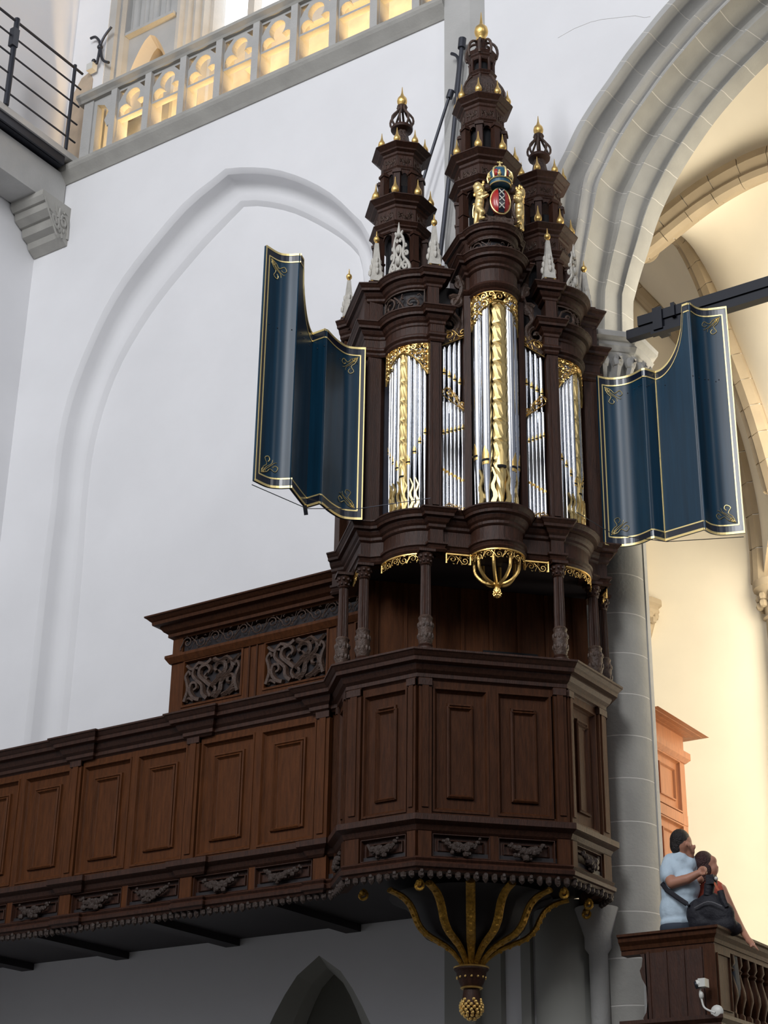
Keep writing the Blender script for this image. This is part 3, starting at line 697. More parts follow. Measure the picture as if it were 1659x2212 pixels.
# stiles and rails between
edges = [XL+.12]+[v for p in pans for v in (p[0]-.03, p[1]+.03)]+[XR]
mb = MB(BT)
for i in range(0, len(edges), 2):
    mb.box(edges[i], edges[i+1], YB-.002, YB+.04, 4.95, 7.80)
for (x0, x1, _, _) in pans:
    mb.box(x0-.03, x1+.03, YB-.001, YB+.04, 4.95, zb_-.03); mb.box(x0-.03, x1+.03, YB-.001, YB+.04, zt+.03, 7.80)
mb.build('stiles_and_rails', OAK_S, bc)
mb = MB(BT)
for i in (2, 4):
    xc = (edges[i]+edges[i+1])/2
    for d_ in (-.05, .05): MB(BT).box(xc+d_-.01, xc+d_+.01, YB-.016, YB, 6.6, 7.78).build('stile_bead', OAK_M, bc)
# ------------------------------------------------------------------ the organ
ZO = 6.66; A0 = .045
organ = organ_thing('pipe_organ', ZO, 'carved dark oak pipe organ with three spired turrets and open blue shutters', 'pipe organ')
GT = OT(ZO)
def O_(name, mb, m, parent=None, smooth=False, **kw): return mb.build(name, m, parent or organ, smooth, **kw)
def arc(p, q, bulge, n=10):
    p, q = Vector(p), Vector(q); d = q-p; c = d.length; n_ = Vector((-d.y, d.x)).normalized()
    R = (c*c/4+bulge*bulge)/(2*bulge); m = (p+q)/2+n_*(bulge-R); h = math.asin(min(1, c/2/R)) if bulge <= R else pi-math.asin(c/2/R)
    a0 = atan2(n_.y, n_.x)
    return [tuple(m+Vector((cos(a0+h-2*h*i/n), sin(a0+h-2*h*i/n)))*R) for i in range(n+1)]
ST0, ST1 = (-.97, 1.31), (-.63, 1.65)       # left round tower between its pilasters
mir = lambda p: (-p[0], p[1])
def shift(P): return [(a+A0, b) for a, b in P]
FB = 1.66
left = [(-1.30, .46), (-1.19, .56), (-1.17, 1.26), (-1.08, 1.26), (-1.00, 1.30)]+arc(ST0, ST1, .085)[0:]+[(-.62, 1.70), (-.50, 1.70), (-.50, FB), (-.235, FB)]
ctr = arc((-.235, 1.69), (.235, 1.69), .225, 16)
case = shift(left+ctr+[mir(p) for p in left[::-1]][:-2]+[(1.17, .78)])
# columns under the case
def column(a, b):
    mb = MB(GT)
    z0, z1 = 6.665, 7.6
    O_('column_base', MB(GT).lathe([(.075, z0), (.075, z0+.02), (.06, z0+.03), (.066, z0+.045), (.055, z0+.055)], (a, b, 0), 14), OAK, smooth=True)
    drum = MB(GT).lathe([(.055, z0+.055), (.066, z0+.1), (.066, z0+.24), (.058, z0+.28), (.066, z0+.30), (.052, z0+.32)], (a, b, 0), 14)
    for q in range(22):
        an = 2*pi*q/11+.3*(q//11); drum.ball((a+.062*cos(an), b+.062*sin(an), z0+.13+.1*(q//11)), .016, 5, 3, sz=1.8)
    O_('carved_drum', drum, CARVED, smooth=True)
    fl = MB(GT); n = 32
    rs = []
    for r, z in ((.050, z0+.32), (.049, z0+.5), (.044, z1-.14)):
        rs.append([(a+(r-(.006 if i % 2 else 0))*cos(2*pi*i/n), b+(r-(.006 if i % 2 else 0))*sin(2*pi*i/n), z) for i in range(n)])
    fl.rings(rs); O_('fluted_shaft', fl, OAK)
    cp = MB(GT).lathe([(.044, z1-.14), (.054, z1-.13), (.044, z1-.12), (.05, z1-.09), (.066, z1-.03), (.06, z1-.02)], (a, b, 0), 12)
    for q in range(8):
        an = 2*pi*q/8+.2; cp.ball((a+.058*cos(an), b+.058*sin(an), z1-.055), .018, 5, 3); cp.ball((a+.05*cos(an+.4), b+.05*sin(an+.4), z1-.10), .014, 5, 3)
    cp.prism([(a-.075, b-.075), (a+.075, b-.075), (a+.075, b+.075), (a-.075, b+.075)], z1-.02, z1+.005)
    O_('capital', cp, OAK, smooth=True)
for a, b in ((-.61, 1.68), (.61, 1.68), (-1.085, 1.24), (1.06, 1.28), (-1.225, .98), (1.235, 1.0), (1.1, .55)): column(a, b)
# interior behind the columns
O_('back_panelling', MB(GT).prism([(-1.0, .90), (1.12, .90), (1.12, .85), (-1.0, .85)], 6.66, 7.62), OAK_S)
for i in range(8):
    x = -.92+i*.27; O_('panelling_batten', MB(GT).prism([(x, .90), (x+.035, .90), (x+.035, .92), (x, .92)], 6.66, 7.6), OAK_S)
O_('console_opening', MB(GT).prism([(.10, .93), (.62, .93), (.62, .915), (.10, .915)], 6.72, 7.0), BLACK)
# impost entablature
body = case
O_('impost_frieze', MB(GT).sweep(case, [(-.10, 7.60), (.0, 7.60), (.0, 7.9), (-.10, 7.9)], -1), OAK)
O_('impost_architrave', MB(GT).sweep(case, [(-.02, 7.60), (.015, 7.60), (.03, 7.62), (.012, 7.64), (.02, 7.66), (.035, 7.67), (.035, 7.69), (-.02, 7.70)], -1), OAK)
O_('impost_cornice', MB(GT).sweep(case, cornice(.115, 7.82, 8.0, -.08), -1), OAK)
O_('impost_soffit', MB(GT).prism([(a, b) for a, b in case], 7.61, 7.64), OAK_B)
O_('impost_top', MB(GT).prism([(a, b) for a, b in case], 7.93, 7.985), OAK)
# gilded strips under the impost
def gilt_strip(P, z0, z1, name='gilded_pierced_strip', m=GOLD, b0=0):
    P = [Vector(p) for p in P]; Ls = [0]
    for i in range(1, len(P)): Ls.append(Ls[-1]+(P[i]-P[i-1]).length)
    def pt(x, o=0):
        x = min(max(x, 0), Ls[-1]); i = 0
        while i < len(P)-2 and Ls[i+1] < x: i += 1
        t = (x-Ls[i])/max(1e-9, Ls[i+1]-Ls[i]); p = P[i].lerp(P[i+1], t); d = (P[i+1]-P[i]).normalized()
        return p+Vector((-d.y, d.x))*o
    mb = MB(GT); W_, H_ = Ls[-1], z1-z0
    n = max(2, int(W_/.04))
    for zz, r in ((z1-.010, .010),):
        mb.tube([(*pt(W_*i/n, .01), zz) for i in range(n+1)], r, 5)
    for x in (0, W_): mb.tube([(*pt(x, .01), z0+.01), (*pt(x, .01), z1)], .008, 5)
    carve(mb, strokes_band(W_, H_-.015), lambda x, y: (*pt(x, .012), z0+y), 5, .9)
    return O_(name, mb, m, smooth=True)
q_ = lambda t: tuple(Vector(ST0).lerp(Vector(ST1), t))
for sgn in (1, -1):
    f = (lambda P: shift(P)) if sgn == 1 else (lambda P: shift([mir(p) for p in P[::-1]]))
    gilt_strip(f(arc(ST0, ST1, .085)), 7.50, 7.60)
    gilt_strip(f([(-.47, FB+.03), (-.25, FB+.03)]), 7.49, 7.60)
    gilt_strip(f([(-1.165, .95), (-1.165, 1.2)]), 7.50, 7.60)
gilt_strip(shift(ctr), 7.50, 7.60)
# pendant basket under the central tower
PC = (A0, 1.66)
for k in range(8):
    a = 2*pi*k/8+.39
    P = refine([(PC[0]+r*cos(a), PC[1]+r*sin(a), z) for r, z in ((.205, 7.60), (.20, 7.52), (.19, 7.46), (.13, 7.39), (.07, 7.36), (.025, 7.35))], 2)
    O_('gilded_basket_rib', MB(GT).tube(P, .016, 6), GOLD, smooth=True)
mb = MB(GT).lathe([(.03, 7.36), (.05, 7.355), (.05, 7.34), (.025, 7.325), (.03, 7.30), (.035, 7.28), (.028, 7.25), (.01, 7.225)], (*PC, 0), 12)
for j in range(4):
    for i in range(8): a = 2*pi*(i+.5*(j % 2))/8; mb.ball((PC[0]+(.036-.006*abs(j-1.2))*cos(a), PC[1]+(.036-.006*abs(j-1.2))*sin(a), 7.245+j*.018), .010, 5, 3)
O_('gilded_pine_cone_drop', mb, GOLD, smooth=True)
# main storey: pilasters, dark interior, entablatures
inner = shift([(-1.12, .45), (-1.12, 1.20), (-.92, 1.22), (-.66, 1.48), (-.50, 1.56), (-.2, 1.56), (.2, 1.56), (.50, 1.56), (.66, 1.48), (.92, 1.22), (1.12, 1.20), (1.12, .45)])
O_('case_interior', MB(GT).prism(inner, 7.98, 10.1), BLK)  # solid black block standing in for the shade behind the pipes
def post(pts, z0, z1, name='pilaster', m=OAK): return O_(name, MB(GT).prism(shift(pts), z0, z1), m)
for s_ in (1, -1):
    g = lambda P: P if s_ == 1 else [mir(p) for p in P[::-1]]
    post(g([(-.625, 1.70), (-.515, 1.70), (-.515, 1.52), (-.625, 1.52)]), 7.99, 9.80)
    post(g([(-.60, 1.712), (-.54, 1.712), (-.54, 1.69), (-.60, 1.69)]), 8.06, 9.72, 'pilaster_fillet')
    post(g([(-1.14, 1.28), (-1.01, 1.28), (-.97, 1.24), (-.97, 1.1), (-1.14, 1.1)]), 7.99, 9.80)
    bb_ = .44 if s_ == 1 else .95
    post(g([(-1.18, bb_), (-1.18, 1.24), (-1.13, 1.24), (-1.13, bb_)]), 7.99, 10.45, 'side_panel')
    post(g([(-.295, 1.70), (-.235, 1.72), (-.22, 1.60), (-.295, 1.54)]), 7.99, 10.3)
    if s_ == 1: post(g([(-1.25, .2), (-1.25, .50), (-1.12, .50), (-1.12, .2)]), 7.99, 10.5, 'rear_panel', OAK_M)
    # side tower entablature
    path = shift([(-1.28, .48), (-1.18, .56), (-1.17, 1.28), (-1.03, 1.29)]+arc(ST0, ST1, .10)+[(-.62, 1.71), (-.50, 1.71), (-.50, 1.50)])
    if s_ == -1: path = [(2*A0-a, b) for a, b in path[::-1]][:-2]+[(A0+1.17, .80)]
    O_('tower_architrave', MB(GT).sweep(path, [(-.12, 9.76), (0, 9.76), (.012, 9.78), (.012, 9.80), (.03, 9.82), (.03, 9.84), (.01, 9.86), (.01, 9.97), (-.12, 9.97)], -1), OAK)
    O_('tower_cornice', MB(GT).sweep(path, cornice(.11, 9.93, 10.11, -.12), -1), OAK)
    O_('tower_cover', MB(GT).prism(path, 10.03, 10.09), OAK)
    # attic with carved frieze
    ap_ = [(-1.28, .48), (-1.17, .58), (-1.14, 1.24), (-1.00, 1.27)]+arc((-.97, 1.29), (-.66, 1.60), .09)+[(-.64, 1.64), (-.52, 1.64), (-.52, 1.45)]
    path2 = shift(ap_)
    if s_ == -1: path2 = [(2*A0-a, b) for a, b in path2[::-1]][:-2]+[(A0+1.14, .95)]
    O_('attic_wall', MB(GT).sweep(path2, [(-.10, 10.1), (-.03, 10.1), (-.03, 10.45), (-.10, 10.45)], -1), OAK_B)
    O_('attic_cornice', MB(GT).sweep(path2, cornice(.12, 10.38, 10.555, -.10), -1), OAK)
    O_('attic_cover', MB(GT).prism(path2, 10.45, 10.53), OAK)
    P = arc((-.97, 1.29), (-.66, 1.60), .09)
    P = shift(P) if s_ == 1 else [(2*A0-(a+A0), b) for a, b in P[::-1]]
    gilt_strip(P, 10.12, 10.38, 'attic_scroll_frieze', CARVED)
    P = [(-1.13, .55 if s_ == 1 else .98), (-1.13, 1.12)]; P = shift(P) if s_ == 1 else [(2*A0-(a+A0), b) for a, b in P[::-1]]
    gilt_strip(P, 10.12, 10.38, 'attic_scroll_frieze', CARVED)
    post(g([(-.64, 1.655), (-.53, 1.655), (-.53, 1.5), (-.64, 1.5)]), 10.1, 10.44, 'attic_pedestal')
    post(g([(-1.13, 1.26), (-1.0, 1.26), (-.98, 1.2), (-1.13, 1.1)]), 10.1, 10.44, 'attic_pedestal')
    for (aa, bb) in ((-.575, 1.64), (-1.07, 1.23), (-1.22, .50))[:3 if s_ == 1 else 2]:
        O_('obelisk_plinth', MB(GT).prism(shift(g([(aa-.085, bb-.085), (aa+.085, bb-.085), (aa+.085, bb+.085), (aa-.085, bb+.085)])), 10.55, 10.60), OAK)
    # side box core of the attic
    b4 = .4 if s_ == 1 else .8
    post(g([(-1.05, b4), (-1.05, 1.2), (-.9, 1.25), (-.6, 1.5), (-.3, 1.5), (-.3, b4)]), 10.05, 10.5, 'attic_core', OAK_B)
    # scroll brackets rising from the flats to the central tower
    mb = MB(GT); sg = -s_
    for cx, cz, r in ((-.44, 9.98, .11), (-.36, 10.26, .075), (-.33, 10.46, .055)):
        mb.tube([(A0+(x)*(1 if s_ == 1 else -1), 1.64, z) for x, z in spiral(cx, cz, r, 1.4, pi*.8, -1)], .024, 6)
    mb.tube(refine([(A0+x*s_, 1.64, z) for x, z in ((-.50, 9.80), (-.40, 9.86), (-.33, 10.02), (-.40, 10.15), (-.33, 10.3), (-.30, 10.42), (-.34, 10.55))], 3), .03, 6)
    mb.tube(refine([(A0+x*s_, 1.63, z) for x, z in ((-.48, 9.78), (-.30, 9.95), (-.26, 10.2))], 3), .04, 6)
    mb.prism([(A0+s_*-.50, 1.60), (A0+s_*-.27, 1.60), (A0+s_*-.27, 1.57), (A0+s_*-.50, 1.57)], 9.72, 9.98)
    O_('carved_scroll_bracket', mb, CARVED, smooth=True)
# raking top of the flats
for s_ in (1, -1):
    mb = MB(GT); X = lambda x: A0+x*s_
    mb.add([(X(-.51), 1.6, 9.74), (X(-.24), 1.6, 9.90), (X(-.24), 1.6, 10.0), (X(-.51), 1.6, 9.84), (X(-.51), 1.66, 9.74), (X(-.24), 1.66, 9.90), (X(-.24), 1.66, 10.0), (X(-.51), 1.66, 9.84)],
           [(0,1,2,3), (4,5,6,7), (0,1,5,4), (1,2,6,5), (2,3,7,6), (3,0,4,7)])
    O_('raking_rail', mb, OAK)
# central tower
cp = shift([(-.27, 1.40), (-.27, 1.69)]+ctr+[(.27, 1.69), (.27, 1.40)])
O_('central_architrave', MB(GT).sweep(cp, [(-.12, 10.26), (0, 10.26), (.015, 10.28), (.0, 10.30), (.02, 10.32), (.035, 10.34), (.02, 10.37), (0, 10.38), (0, 10.6), (-.12, 10.6)], -1), OAK)
O_('central_cornice', MB(GT).sweep(cp, cornice(.12, 10.52, 10.70, -.12), -1), OAK)
O_('central_body', MB(GT).prism(shift([(-.27, 1.0), (-.27, 1.66), (.27, 1.66), (.27, 1.0)]), 10.0, 11.0), OAK)
cp2 = shift([(-.30, 1.2), (-.25, 1.62)]+arc((-.215, 1.66), (.215, 1.66), .20, 14)+[(.25, 1.62), (.30, 1.2)])
O_('upper_frieze_wall', MB(GT).sweep(cp2, [(-.10, 10.69), (-.03, 10.69), (-.03, 10.95), (-.10, 10.95)], -1), OAK_B)
gilt_strip(shift(arc((-.205, 1.68), (.205, 1.68), .18, 14)), 10.70, 10.90, 'carved_lion_mask_frieze', CARVED)
O_('upper_cornice', MB(GT).sweep(cp2, cornice(.10, 10.88, 11.03, -.10), -1), OAK)
O_('central_cover', MB(GT).prism(cp2, 10.93, 11.015), OAK)
O_('central_cover_low', MB(GT).prism(cp, 10.62, 10.69), OAK)

# ------------------------------------------------------------------ pipes
def pipe(a, b, r, zm, zt, zb=8.0, nx=0, ny=1, embossed=False, invert=False):
    """one flue pipe: foot cone, mouth and body; (nx, ny) faces outward"""
    ang = atan2(ny, nx)
    if not embossed:
        mh = r*2.2
        bodym = MB(GT).lathe([(r*.28, zb), (r*.97, zm-.006), (r, zm), (r, zt)], (a, b, 0), 16)
        body = O_('organ_pipe', bodym, TIN, smooth=True)
        gm = MB(GT)
        for zz, pts in ((0, [(-.62, 0), (.62, 0), (.62, .7), (.0, 1.7), (-.62, .7)]),):
            K = 6; top = []
            rs = []
            for i in range(K+1):
                u = -1+2*i/K; th = ang+u*.72; zz2 = zm+.006+mh*(.35+.85*(1-abs(u)))
                rs.append([(a+(r+.0015)*cos(th), b+(r+.0015)*sin(th), zm+.004), (a+(r+.0015)*cos(th), b+(r+.0015)*sin(th), zz2), (a+(r-.004)*cos(th), b+(r-.004)*sin(th), zz2), (a+(r-.004)*cos(th), b+(r-.004)*sin(th), zm+.004)])
            gm.rings(rs)
            rs = []
            for i in range(K+1):
                u = -1+2*i/K; th = ang+u*.72; k = .93
                rs.append([(a+(r*k+.003)*cos(th), b+(r*k+.003)*sin(th), zm-r*.9), (a+(r+.002)*cos(th), b+(r+.002)*sin(th), zm-r*.35), (a+(r-.01)*cos(th), b+(r-.01)*sin(th), zm-r*.35), (a+(r*k-.01)*cos(th), b+(r*k-.01)*sin(th), zm-r*.9)])
            gm.rings(rs)
        O_('gilded_mouth', gm, GOLD, body)
        sm = MB(GT); rs = []
        for i in range(5):
            th = ang+(-1+.5*i)*.70; rs.append([(a+(r+.003)*cos(th), b+(r+.003)*sin(th), zm-r*.35), (a+(r+.003)*cos(th), b+(r+.003)*sin(th), zm+.006), (a+(r-.006)*cos(th), b+(r-.006)*sin(th), zm+.006), (a+(r-.006)*cos(th), b+(r-.006)*sin(th), zm-.3*r)])
        sm.rings(rs); O_('mouth_slot', sm, BLACK, body)
        return body
    # embossed gilded pipe: faceted diamonds
    mb = MB(GT); n = 10; rs = [[(a+r*.28*cos(2*pi*i/n), b+r*.28*sin(2*pi*i/n), zb) for i in range(n)]]
    z = zb+.05; k = 0
    while z < zm-.06:
        rr = r*(.28+.72*(z-zb)/(zm-zb)); rs.append([(a+rr*(1.0+(.10 if (i+k) % 2 else -.06))*cos(2*pi*i/n), b+rr*(1.0+(.10 if (i+k) % 2 else -.06))*sin(2*pi*i/n), z) for i in range(n)]); z += .075; k += 1
    z = zm
    ds = [.10, .035, .035, .035]
    while z < zt:
        e = .10 if k % 4 else .03
        rs.append([(a+r*(1.0+(e if (i+k) % 2 else -e))*cos(2*pi*(i+.5*(k % 2))/n), b+r*(1.0+(e if (i+k) % 2 else -e))*sin(2*pi*(i+.5*(k % 2))/n), z) for i in range(n)])
        z += ds[k % 4]; k += 1
    mb.rings(rs); body = O_('embossed_gilt_pipe', mb, GOLD_P, label='faceted gilded pipe in the middle of its tower')
    gm = MB(GT); K = 6; rs = []
    for i in range(K+1):
        u = -1+2*i/K; th = ang+u*.7; zz2 = zm+r*2.6*(.25+.85*(1-abs(u)))
        rs.append([(a+(r*1.12)*cos(th), b+(r*1.12)*sin(th), zm), (a+(r*1.12)*cos(th), b+(r*1.12)*sin(th), zz2), (a+r*.9*cos(th), b+r*.9*sin(th), zz2), (a+r*.9*cos(th), b+r*.9*sin(th), zm)])
    gm.rings(rs); O_('gilded_mouth', gm, GOLD_P, body, smooth=True)
    sm = MB(GT); rs = []
    for i in range(5):
        th = ang+(-1+.5*i)*.68; q = r*1.13; rs.append([(a+q*cos(th), b+q*sin(th), zm-r*.4), (a+q*cos(th), b+q*sin(th), zm), (a+(q-.02)*cos(th), b+(q-.02)*sin(th), zm), (a+(q-.02)*cos(th), b+(q-.02)*sin(th), zm-r*.4)])
    sm.rings(rs); O_('mouth_slot', sm, BLACK, body)
    return body
def wavy(a, b, z0, z1, nx, ny, ww=.028):
    tx, ty = -ny, nx; mb = MB(GT); rs = []
    for i in range(11):
        t = i/10; w = ww*(1-t*.75); o = .014*sin(t*14)
        rs.append([(a+tx*(o-w)+nx*.01, b+ty*(o-w)+ny*.01, z0+(z1-z0)*t), (a+tx*(o+w)+nx*.01, b+ty*(o+w)+ny*.01, z0+(z1-z0)*t), (a+tx*(o+w)-nx*.01, b+ty*(o+w)-ny*.01, z0+(z1-z0)*t), (a+tx*(o-w)-nx*.01, b+ty*(o-w)-ny*.01, z0+(z1-z0)*t)])
    mb.rings(rs); O_('gilded_flame_slat', mb, GOLD_P)
# central tower: seven pipes on a half circle
cc = (A0, 1.655); RR = .185
for ang, r, zm, emb in ((90, .062, 8.43, True), (127, .053, 8.50, 0), (53, .053, 8.45, 0), (158, .046, 8.57, 0), (22, .046, 8.50, 0), (183, .036, 8.62, 0), (-3, .036, 8.6, 0)):
    a_ = radians(ang); pipe(cc[0]+RR*cos(a_), cc[1]+RR*sin(a_), r, zm, 10.27, 8.0, cos(a_), sin(a_), bool(emb))
for ang in (108, 72, 143, 37): a_ = radians(ang); wavy(cc[0]+(RR+.02)*cos(a_), cc[1]+(RR+.02)*sin(a_), 8.0, 8.42, cos(a_), sin(a_))
for s_ in (1, -1):
    P = arc(ST0, ST1, .085, 40); ts = [.045, .14, .25, .365, .50, .635, .75, .86, .955]
    rsz = [.020, .021, .024, .028, .036, .028, .024, .021, .020]
    zms = [8.72, 8.65, 8.58, 8.50, 8.40, 8.53, 8.63, 8.73, 8.82] if s_ == 1 else [8.72, 8.65, 8.58, 8.50, 8.40, 8.48, 8.56, 8.64, 8.7][::1]
    for t, r, zm in zip(ts, rsz, zms):
        p = Vector(P[int(round(t*40))]); c0 = Vector((-.66, 1.34)); n = (p-Vector((-.62, 1.30))).normalized(); p = p-n*.04
        nx, ny = n.x*s_, n.y
        pipe(p.x*s_+A0, p.y, r, zm, 9.78, 8.0, nx, ny, r > .03)
    for t in (.19, .31, .43, .57, .69, .81):
        p = Vector(P[int(round(t*40))]); n = (p-Vector((-.62, 1.30))).normalized(); p = p-n*.02; wavy(p.x*s_+A0, p.y, 8.0, 8.36, n.x*s_, n.y, .017)
    # flats: five pipes above, seven below with their mirror set
    for i in range(5):
        x = (-.475+i*.05)*s_+A0; zm = (9.46-.027*i if s_ == 1 else 9.32+.032*(4-i)*0+.035*(i)*-1+.13)
        zm = 9.47-.030*i
        if s_ == -1: zm = 9.36+.0*i+.03*i
        zf = 9.18-.02*i if s_ == 1 else 9.18-.0*i
        pipe(x, 1.62, .0205, zm, 9.90, 9.05, 0, 1)
    for i in range(7):
        x = (-.482+i*.0365)*s_+A0
        zm = (8.83+.014*i) if s_ == 1 else (8.80+.018*(6-i))
        pipe(x, 1.625, .0155, zm, 9.16, 8.64, 0, 1)
        zi = (8.47-.018*i) if s_ == 1 else (8.36+.018*(6-i)*-1+.10)
        mbp = MB(GT).lathe([(.006, 8.64), (.0150, zi+.004), (.0155, zi), (.0155, 8.02)], (x, 1.625, 0), 12)
        bd = O_('organ_pipe', mbp, TIN, smooth=True)
        O_('gilded_mouth', MB(GT).lathe([(.0165, zi-.028), (.0172, zi-.02), (.0165, zi-.004)], (x, 1.625, 0), 10), GOLD, bd)
    X = lambda x: x*s_+A0
    def band(pts, h, nm='gilded_carving'):
        mb = MB(GT); Wd = .25
        f = lambda x, y: (X(-.50+x*(.26/Wd)), 1.665, pts[0]+(pts[1]-pts[0])*(x/Wd)+y)
        mb.tube([f(0, 0), f(Wd, 0)], .006, 4); carve(mb, strokes_band(Wd, h, .10), f, 5, .9)
        carve(mb, strokes_band(Wd, h, .10), lambda x, y: (f(x, y)[0]+.02, 1.655, f(x, y)[2]+.01), 4, .7)
        O_(nm, mb, GOLD, smooth=True)
    band((9.75, 9.89), .14); band((9.22, 9.03), .12) if s_ == 1 else band((9.24, 9.03+.0), .12); band((8.01, 8.01), .10)
# pipe shades of the towers
def shade(P, z1, dmid, dend, m=GOLD):
    P = [Vector(p) for p in P]; Ls = [0]
    for i in range(1, len(P)): Ls.append(Ls[-1]+(P[i]-P[i-1]).length)
    Wd = Ls[-1]
    def pt(x):
        x = min(max(x, 0), Wd); i = 0
        while i < len(P)-2 and Ls[i+1] < x: i += 1
        return P[i].lerp(P[i+1], (x-Ls[i])/max(1e-9, Ls[i+1]-Ls[i]))
    mb = MB(GT); depth = lambda x: dmid+(dend-dmid)*abs(2*x/Wd-1)**1.8
    n = 24
    mb.tube([(*pt(Wd*i/n), z1) for i in range(n+1)], .010, 5)
    for e in (0, Wd): mb.tube([(*pt(e), z1), (*pt(e), z1-dend)], .009, 5)
    mb.tube([(*pt(Wd*i/n), z1-depth(Wd*i/n)) for i in range(n+1)], [.007+.004*(i % 2) for i in range(n+1)], 5)
    k = 9
    for i in range(k):
        x = Wd*(i+.5)/k; d = depth(x)
        rows = max(1, int(round(d/(Wd/k*1.1))))
        for j in range(rows):
            r = min(Wd/k*.55, d/rows*.5); zc = z1-d*(j+.5)/rows
            carve(mb, [(spiral(x, zc, r, 1.3, random.random()*6, 1 if (i+j) % 2 else -1), .010, .007)], lambda u, v: (*pt(u), v), 5, .9)
            mb.ball((*pt(x+r), zc+random.uniform(-r, r)), .013, 5, 3)
    O_('gilded_pipe_shade', mb, m, smooth=True)
shade(shift([(-.232, 1.70)]+arc((-.222, 1.705), (.222, 1.705), .205, 20)+[(.232, 1.70)]), 10.265, .11, .36)
for s_ in (1, -1):
    P = shift(arc((-.965, 1.315), (-.635, 1.645), .085, 16))
    if s_ == -1: P = [(2*A0-a, b) for a, b in P[::-1]]
    shade(P, 9.765, .08, .33)

# ------------------------------------------------------------------ turrets, obelisks, cresting
def turret(a0, b0, dz, big, label):
    t = MB(GT); Z = lambda z: z+dz
    def oct_(prof, n=8): 
        return MB(GT).lathe([(r, Z(z)) for r, z in prof], (a0, b0, 0), n, pi/8)
    root = O_('turret', oct_([(.15, 10.4), (.15, 12.0 if not big else 12.6)]), BLACK, label=label)
    def sub(name, mb, m, smooth=False): return mb.build(name, m, root, smooth)
    def moulding(z0, z1, r, w): sub('tier_cornice', oct_([(r*.6, z0), (r, z0), (r+.18*w, z0+.15*(z1-z0)), (r+.2*w, z0+.35*(z1-z0)), (r+.5*w, z0+.5*(z1-z0)), (r+.55*w, z0+.62*(z1-z0)), (r+.95*w, z0+.9*(z1-z0)), (r+w, z0+.92*(z1-z0)), (r+w, z1), (r*.6, z1)]), OAK)
    def frieze(z0, z1, r):
        sub('frieze', oct_([(r*.8, z0), (r, z0), (r, z1), (r*.8, z1)]), OAK)
        mb = MB(GT)
        for k in range(8):
            p0 = Vector((a0+r*cos(pi/8+k*pi/4), b0+r*sin(pi/8+k*pi/4))); p1 = Vector((a0+r*cos(pi/8+(k+1)*pi/4), b0+r*sin(pi/8+(k+1)*pi/4)))
            if (p0+p1).y/2 < b0-.08: continue
            ln = (p1-p0).length; e = (p1-p0)/ln; n = Vector((e.y, -e.x))
            if n.dot((p0+p1)/2-Vector((a0, b0))) < 0: n = -n
            carve(mb, strokes_band(ln*.76, (z1-z0)*.76, .05), lambda x, y: (*(p0+e*(ln*.12+x)+n*.003), Z(z0+(z1-z0)*.12+y)), 4, .7)
        sub('frieze_carving', mb, CARVED, True)
    def arcade(z0, z1, r):
        for k in range(8):
            a = pi/8+k*pi/4; x, y = a0+r*cos(a), b0+r*sin(a); h = .026 if r < .2 else .034
            if sin(a) < -.5: continue
            c_, s_ = cos(a), sin(a)
            q = [(x+c_*h-s_*h, y+s_*h+c_*h), (x+c_*h+s_*h, y+s_*h-c_*h), (x-c_*h+s_*h, y-s_*h-c_*h), (x-c_*h-s_*h, y-s_*h+c_*h)]
            mb = MB(GT).prism(q, Z(z0), Z(z1)); q2 = [(a0+(u-a0)*1.04, b0+(v-b0)*1.04) for u, v in q]
            q3 = [(x+(u-x)*1.35, y+(v-y)*1.35) for u, v in q]
            mb.prism(q3, Z(z1-.05), Z(z1-.02)); mb.prism(q3, Z(z0), Z(z0+.03)); mb.prism([(x+(u-x)*1.25, y+(v-y)*1.25) for u, v in q], Z(z0+.55*(z1-z0)), Z(z0+.55*(z1-z0)+.02)) if z1-z0 > .5 else None
            sub('arcade_post', mb, OAK)
            for j in range(6): pass
        # arched heads
        for k in range(8):
            p0 = Vector((a0+r*cos(pi/8+k*pi/4), b0+r*sin(pi/8+k*pi/4))); p1 = Vector((a0+r*cos(pi/8+(k+1)*pi/4), b0+r*sin(pi/8+(k+1)*pi/4)))
            if (p0+p1).y/2 < b0-.08: continue
            mb = MB(GT); mid = (p0+p1)/2; w = (p1-p0).length*.5-.02; e = (p1-p0).normalized(); hh = min(.12, (z1-z0)*.3)
            outer = [(-w, -hh), (-w, 0), (w, 0), (w, -hh)]; arcp = [(w*.78*cos(q*pi/8), -hh+hh*.8*sin(q*pi/8)) for q in range(9)]
            poly = outer+arcp
            tr = geometry.tessellate_polygon([[Vector((x, y, 0)) for x, y in poly]]); N = len(poly)
            n = (mid-Vector((a0, b0))).normalized()
            vs = [(*(mid+e*x+n*.0), Z(z1+y)) for x, y in poly]+[(*(mid+e*x-n*.02), Z(z1+y)) for x, y in poly]
            mb.add(vs, [tuple(t_) for t_ in tr]+[tuple(i+N for i in t_) for t_ in tr]+[(i, (i+1) % N, N+(i+1) % N, N+i) for i in range(N)])
            sub('arch_head', mb, OAK)
    def finial(a, b, z, s_=1.0):
        mb = MB(GT).lathe([(.012*s_, 0), (.022*s_, .004), (.016*s_, .018*s_), (.018*s_, .025*s_), (.036*s_, .045*s_), (.041*s_, .07*s_), (.034*s_, .10*s_), (.018*s_, .13*s_), (.009*s_, .17*s_), (.003*s_, .23*s_)], (a, b, z), 12)
        sub('gilded_finial', mb, GOLD, True)
    def ring_finials(z, r, s_=1.0):
        for k in range(8):
            a = pi/8+k*pi/4
            if sin(a) < -.5: continue
            finial(a0+r*cos(a), b0+r*sin(a), Z(z), s_)
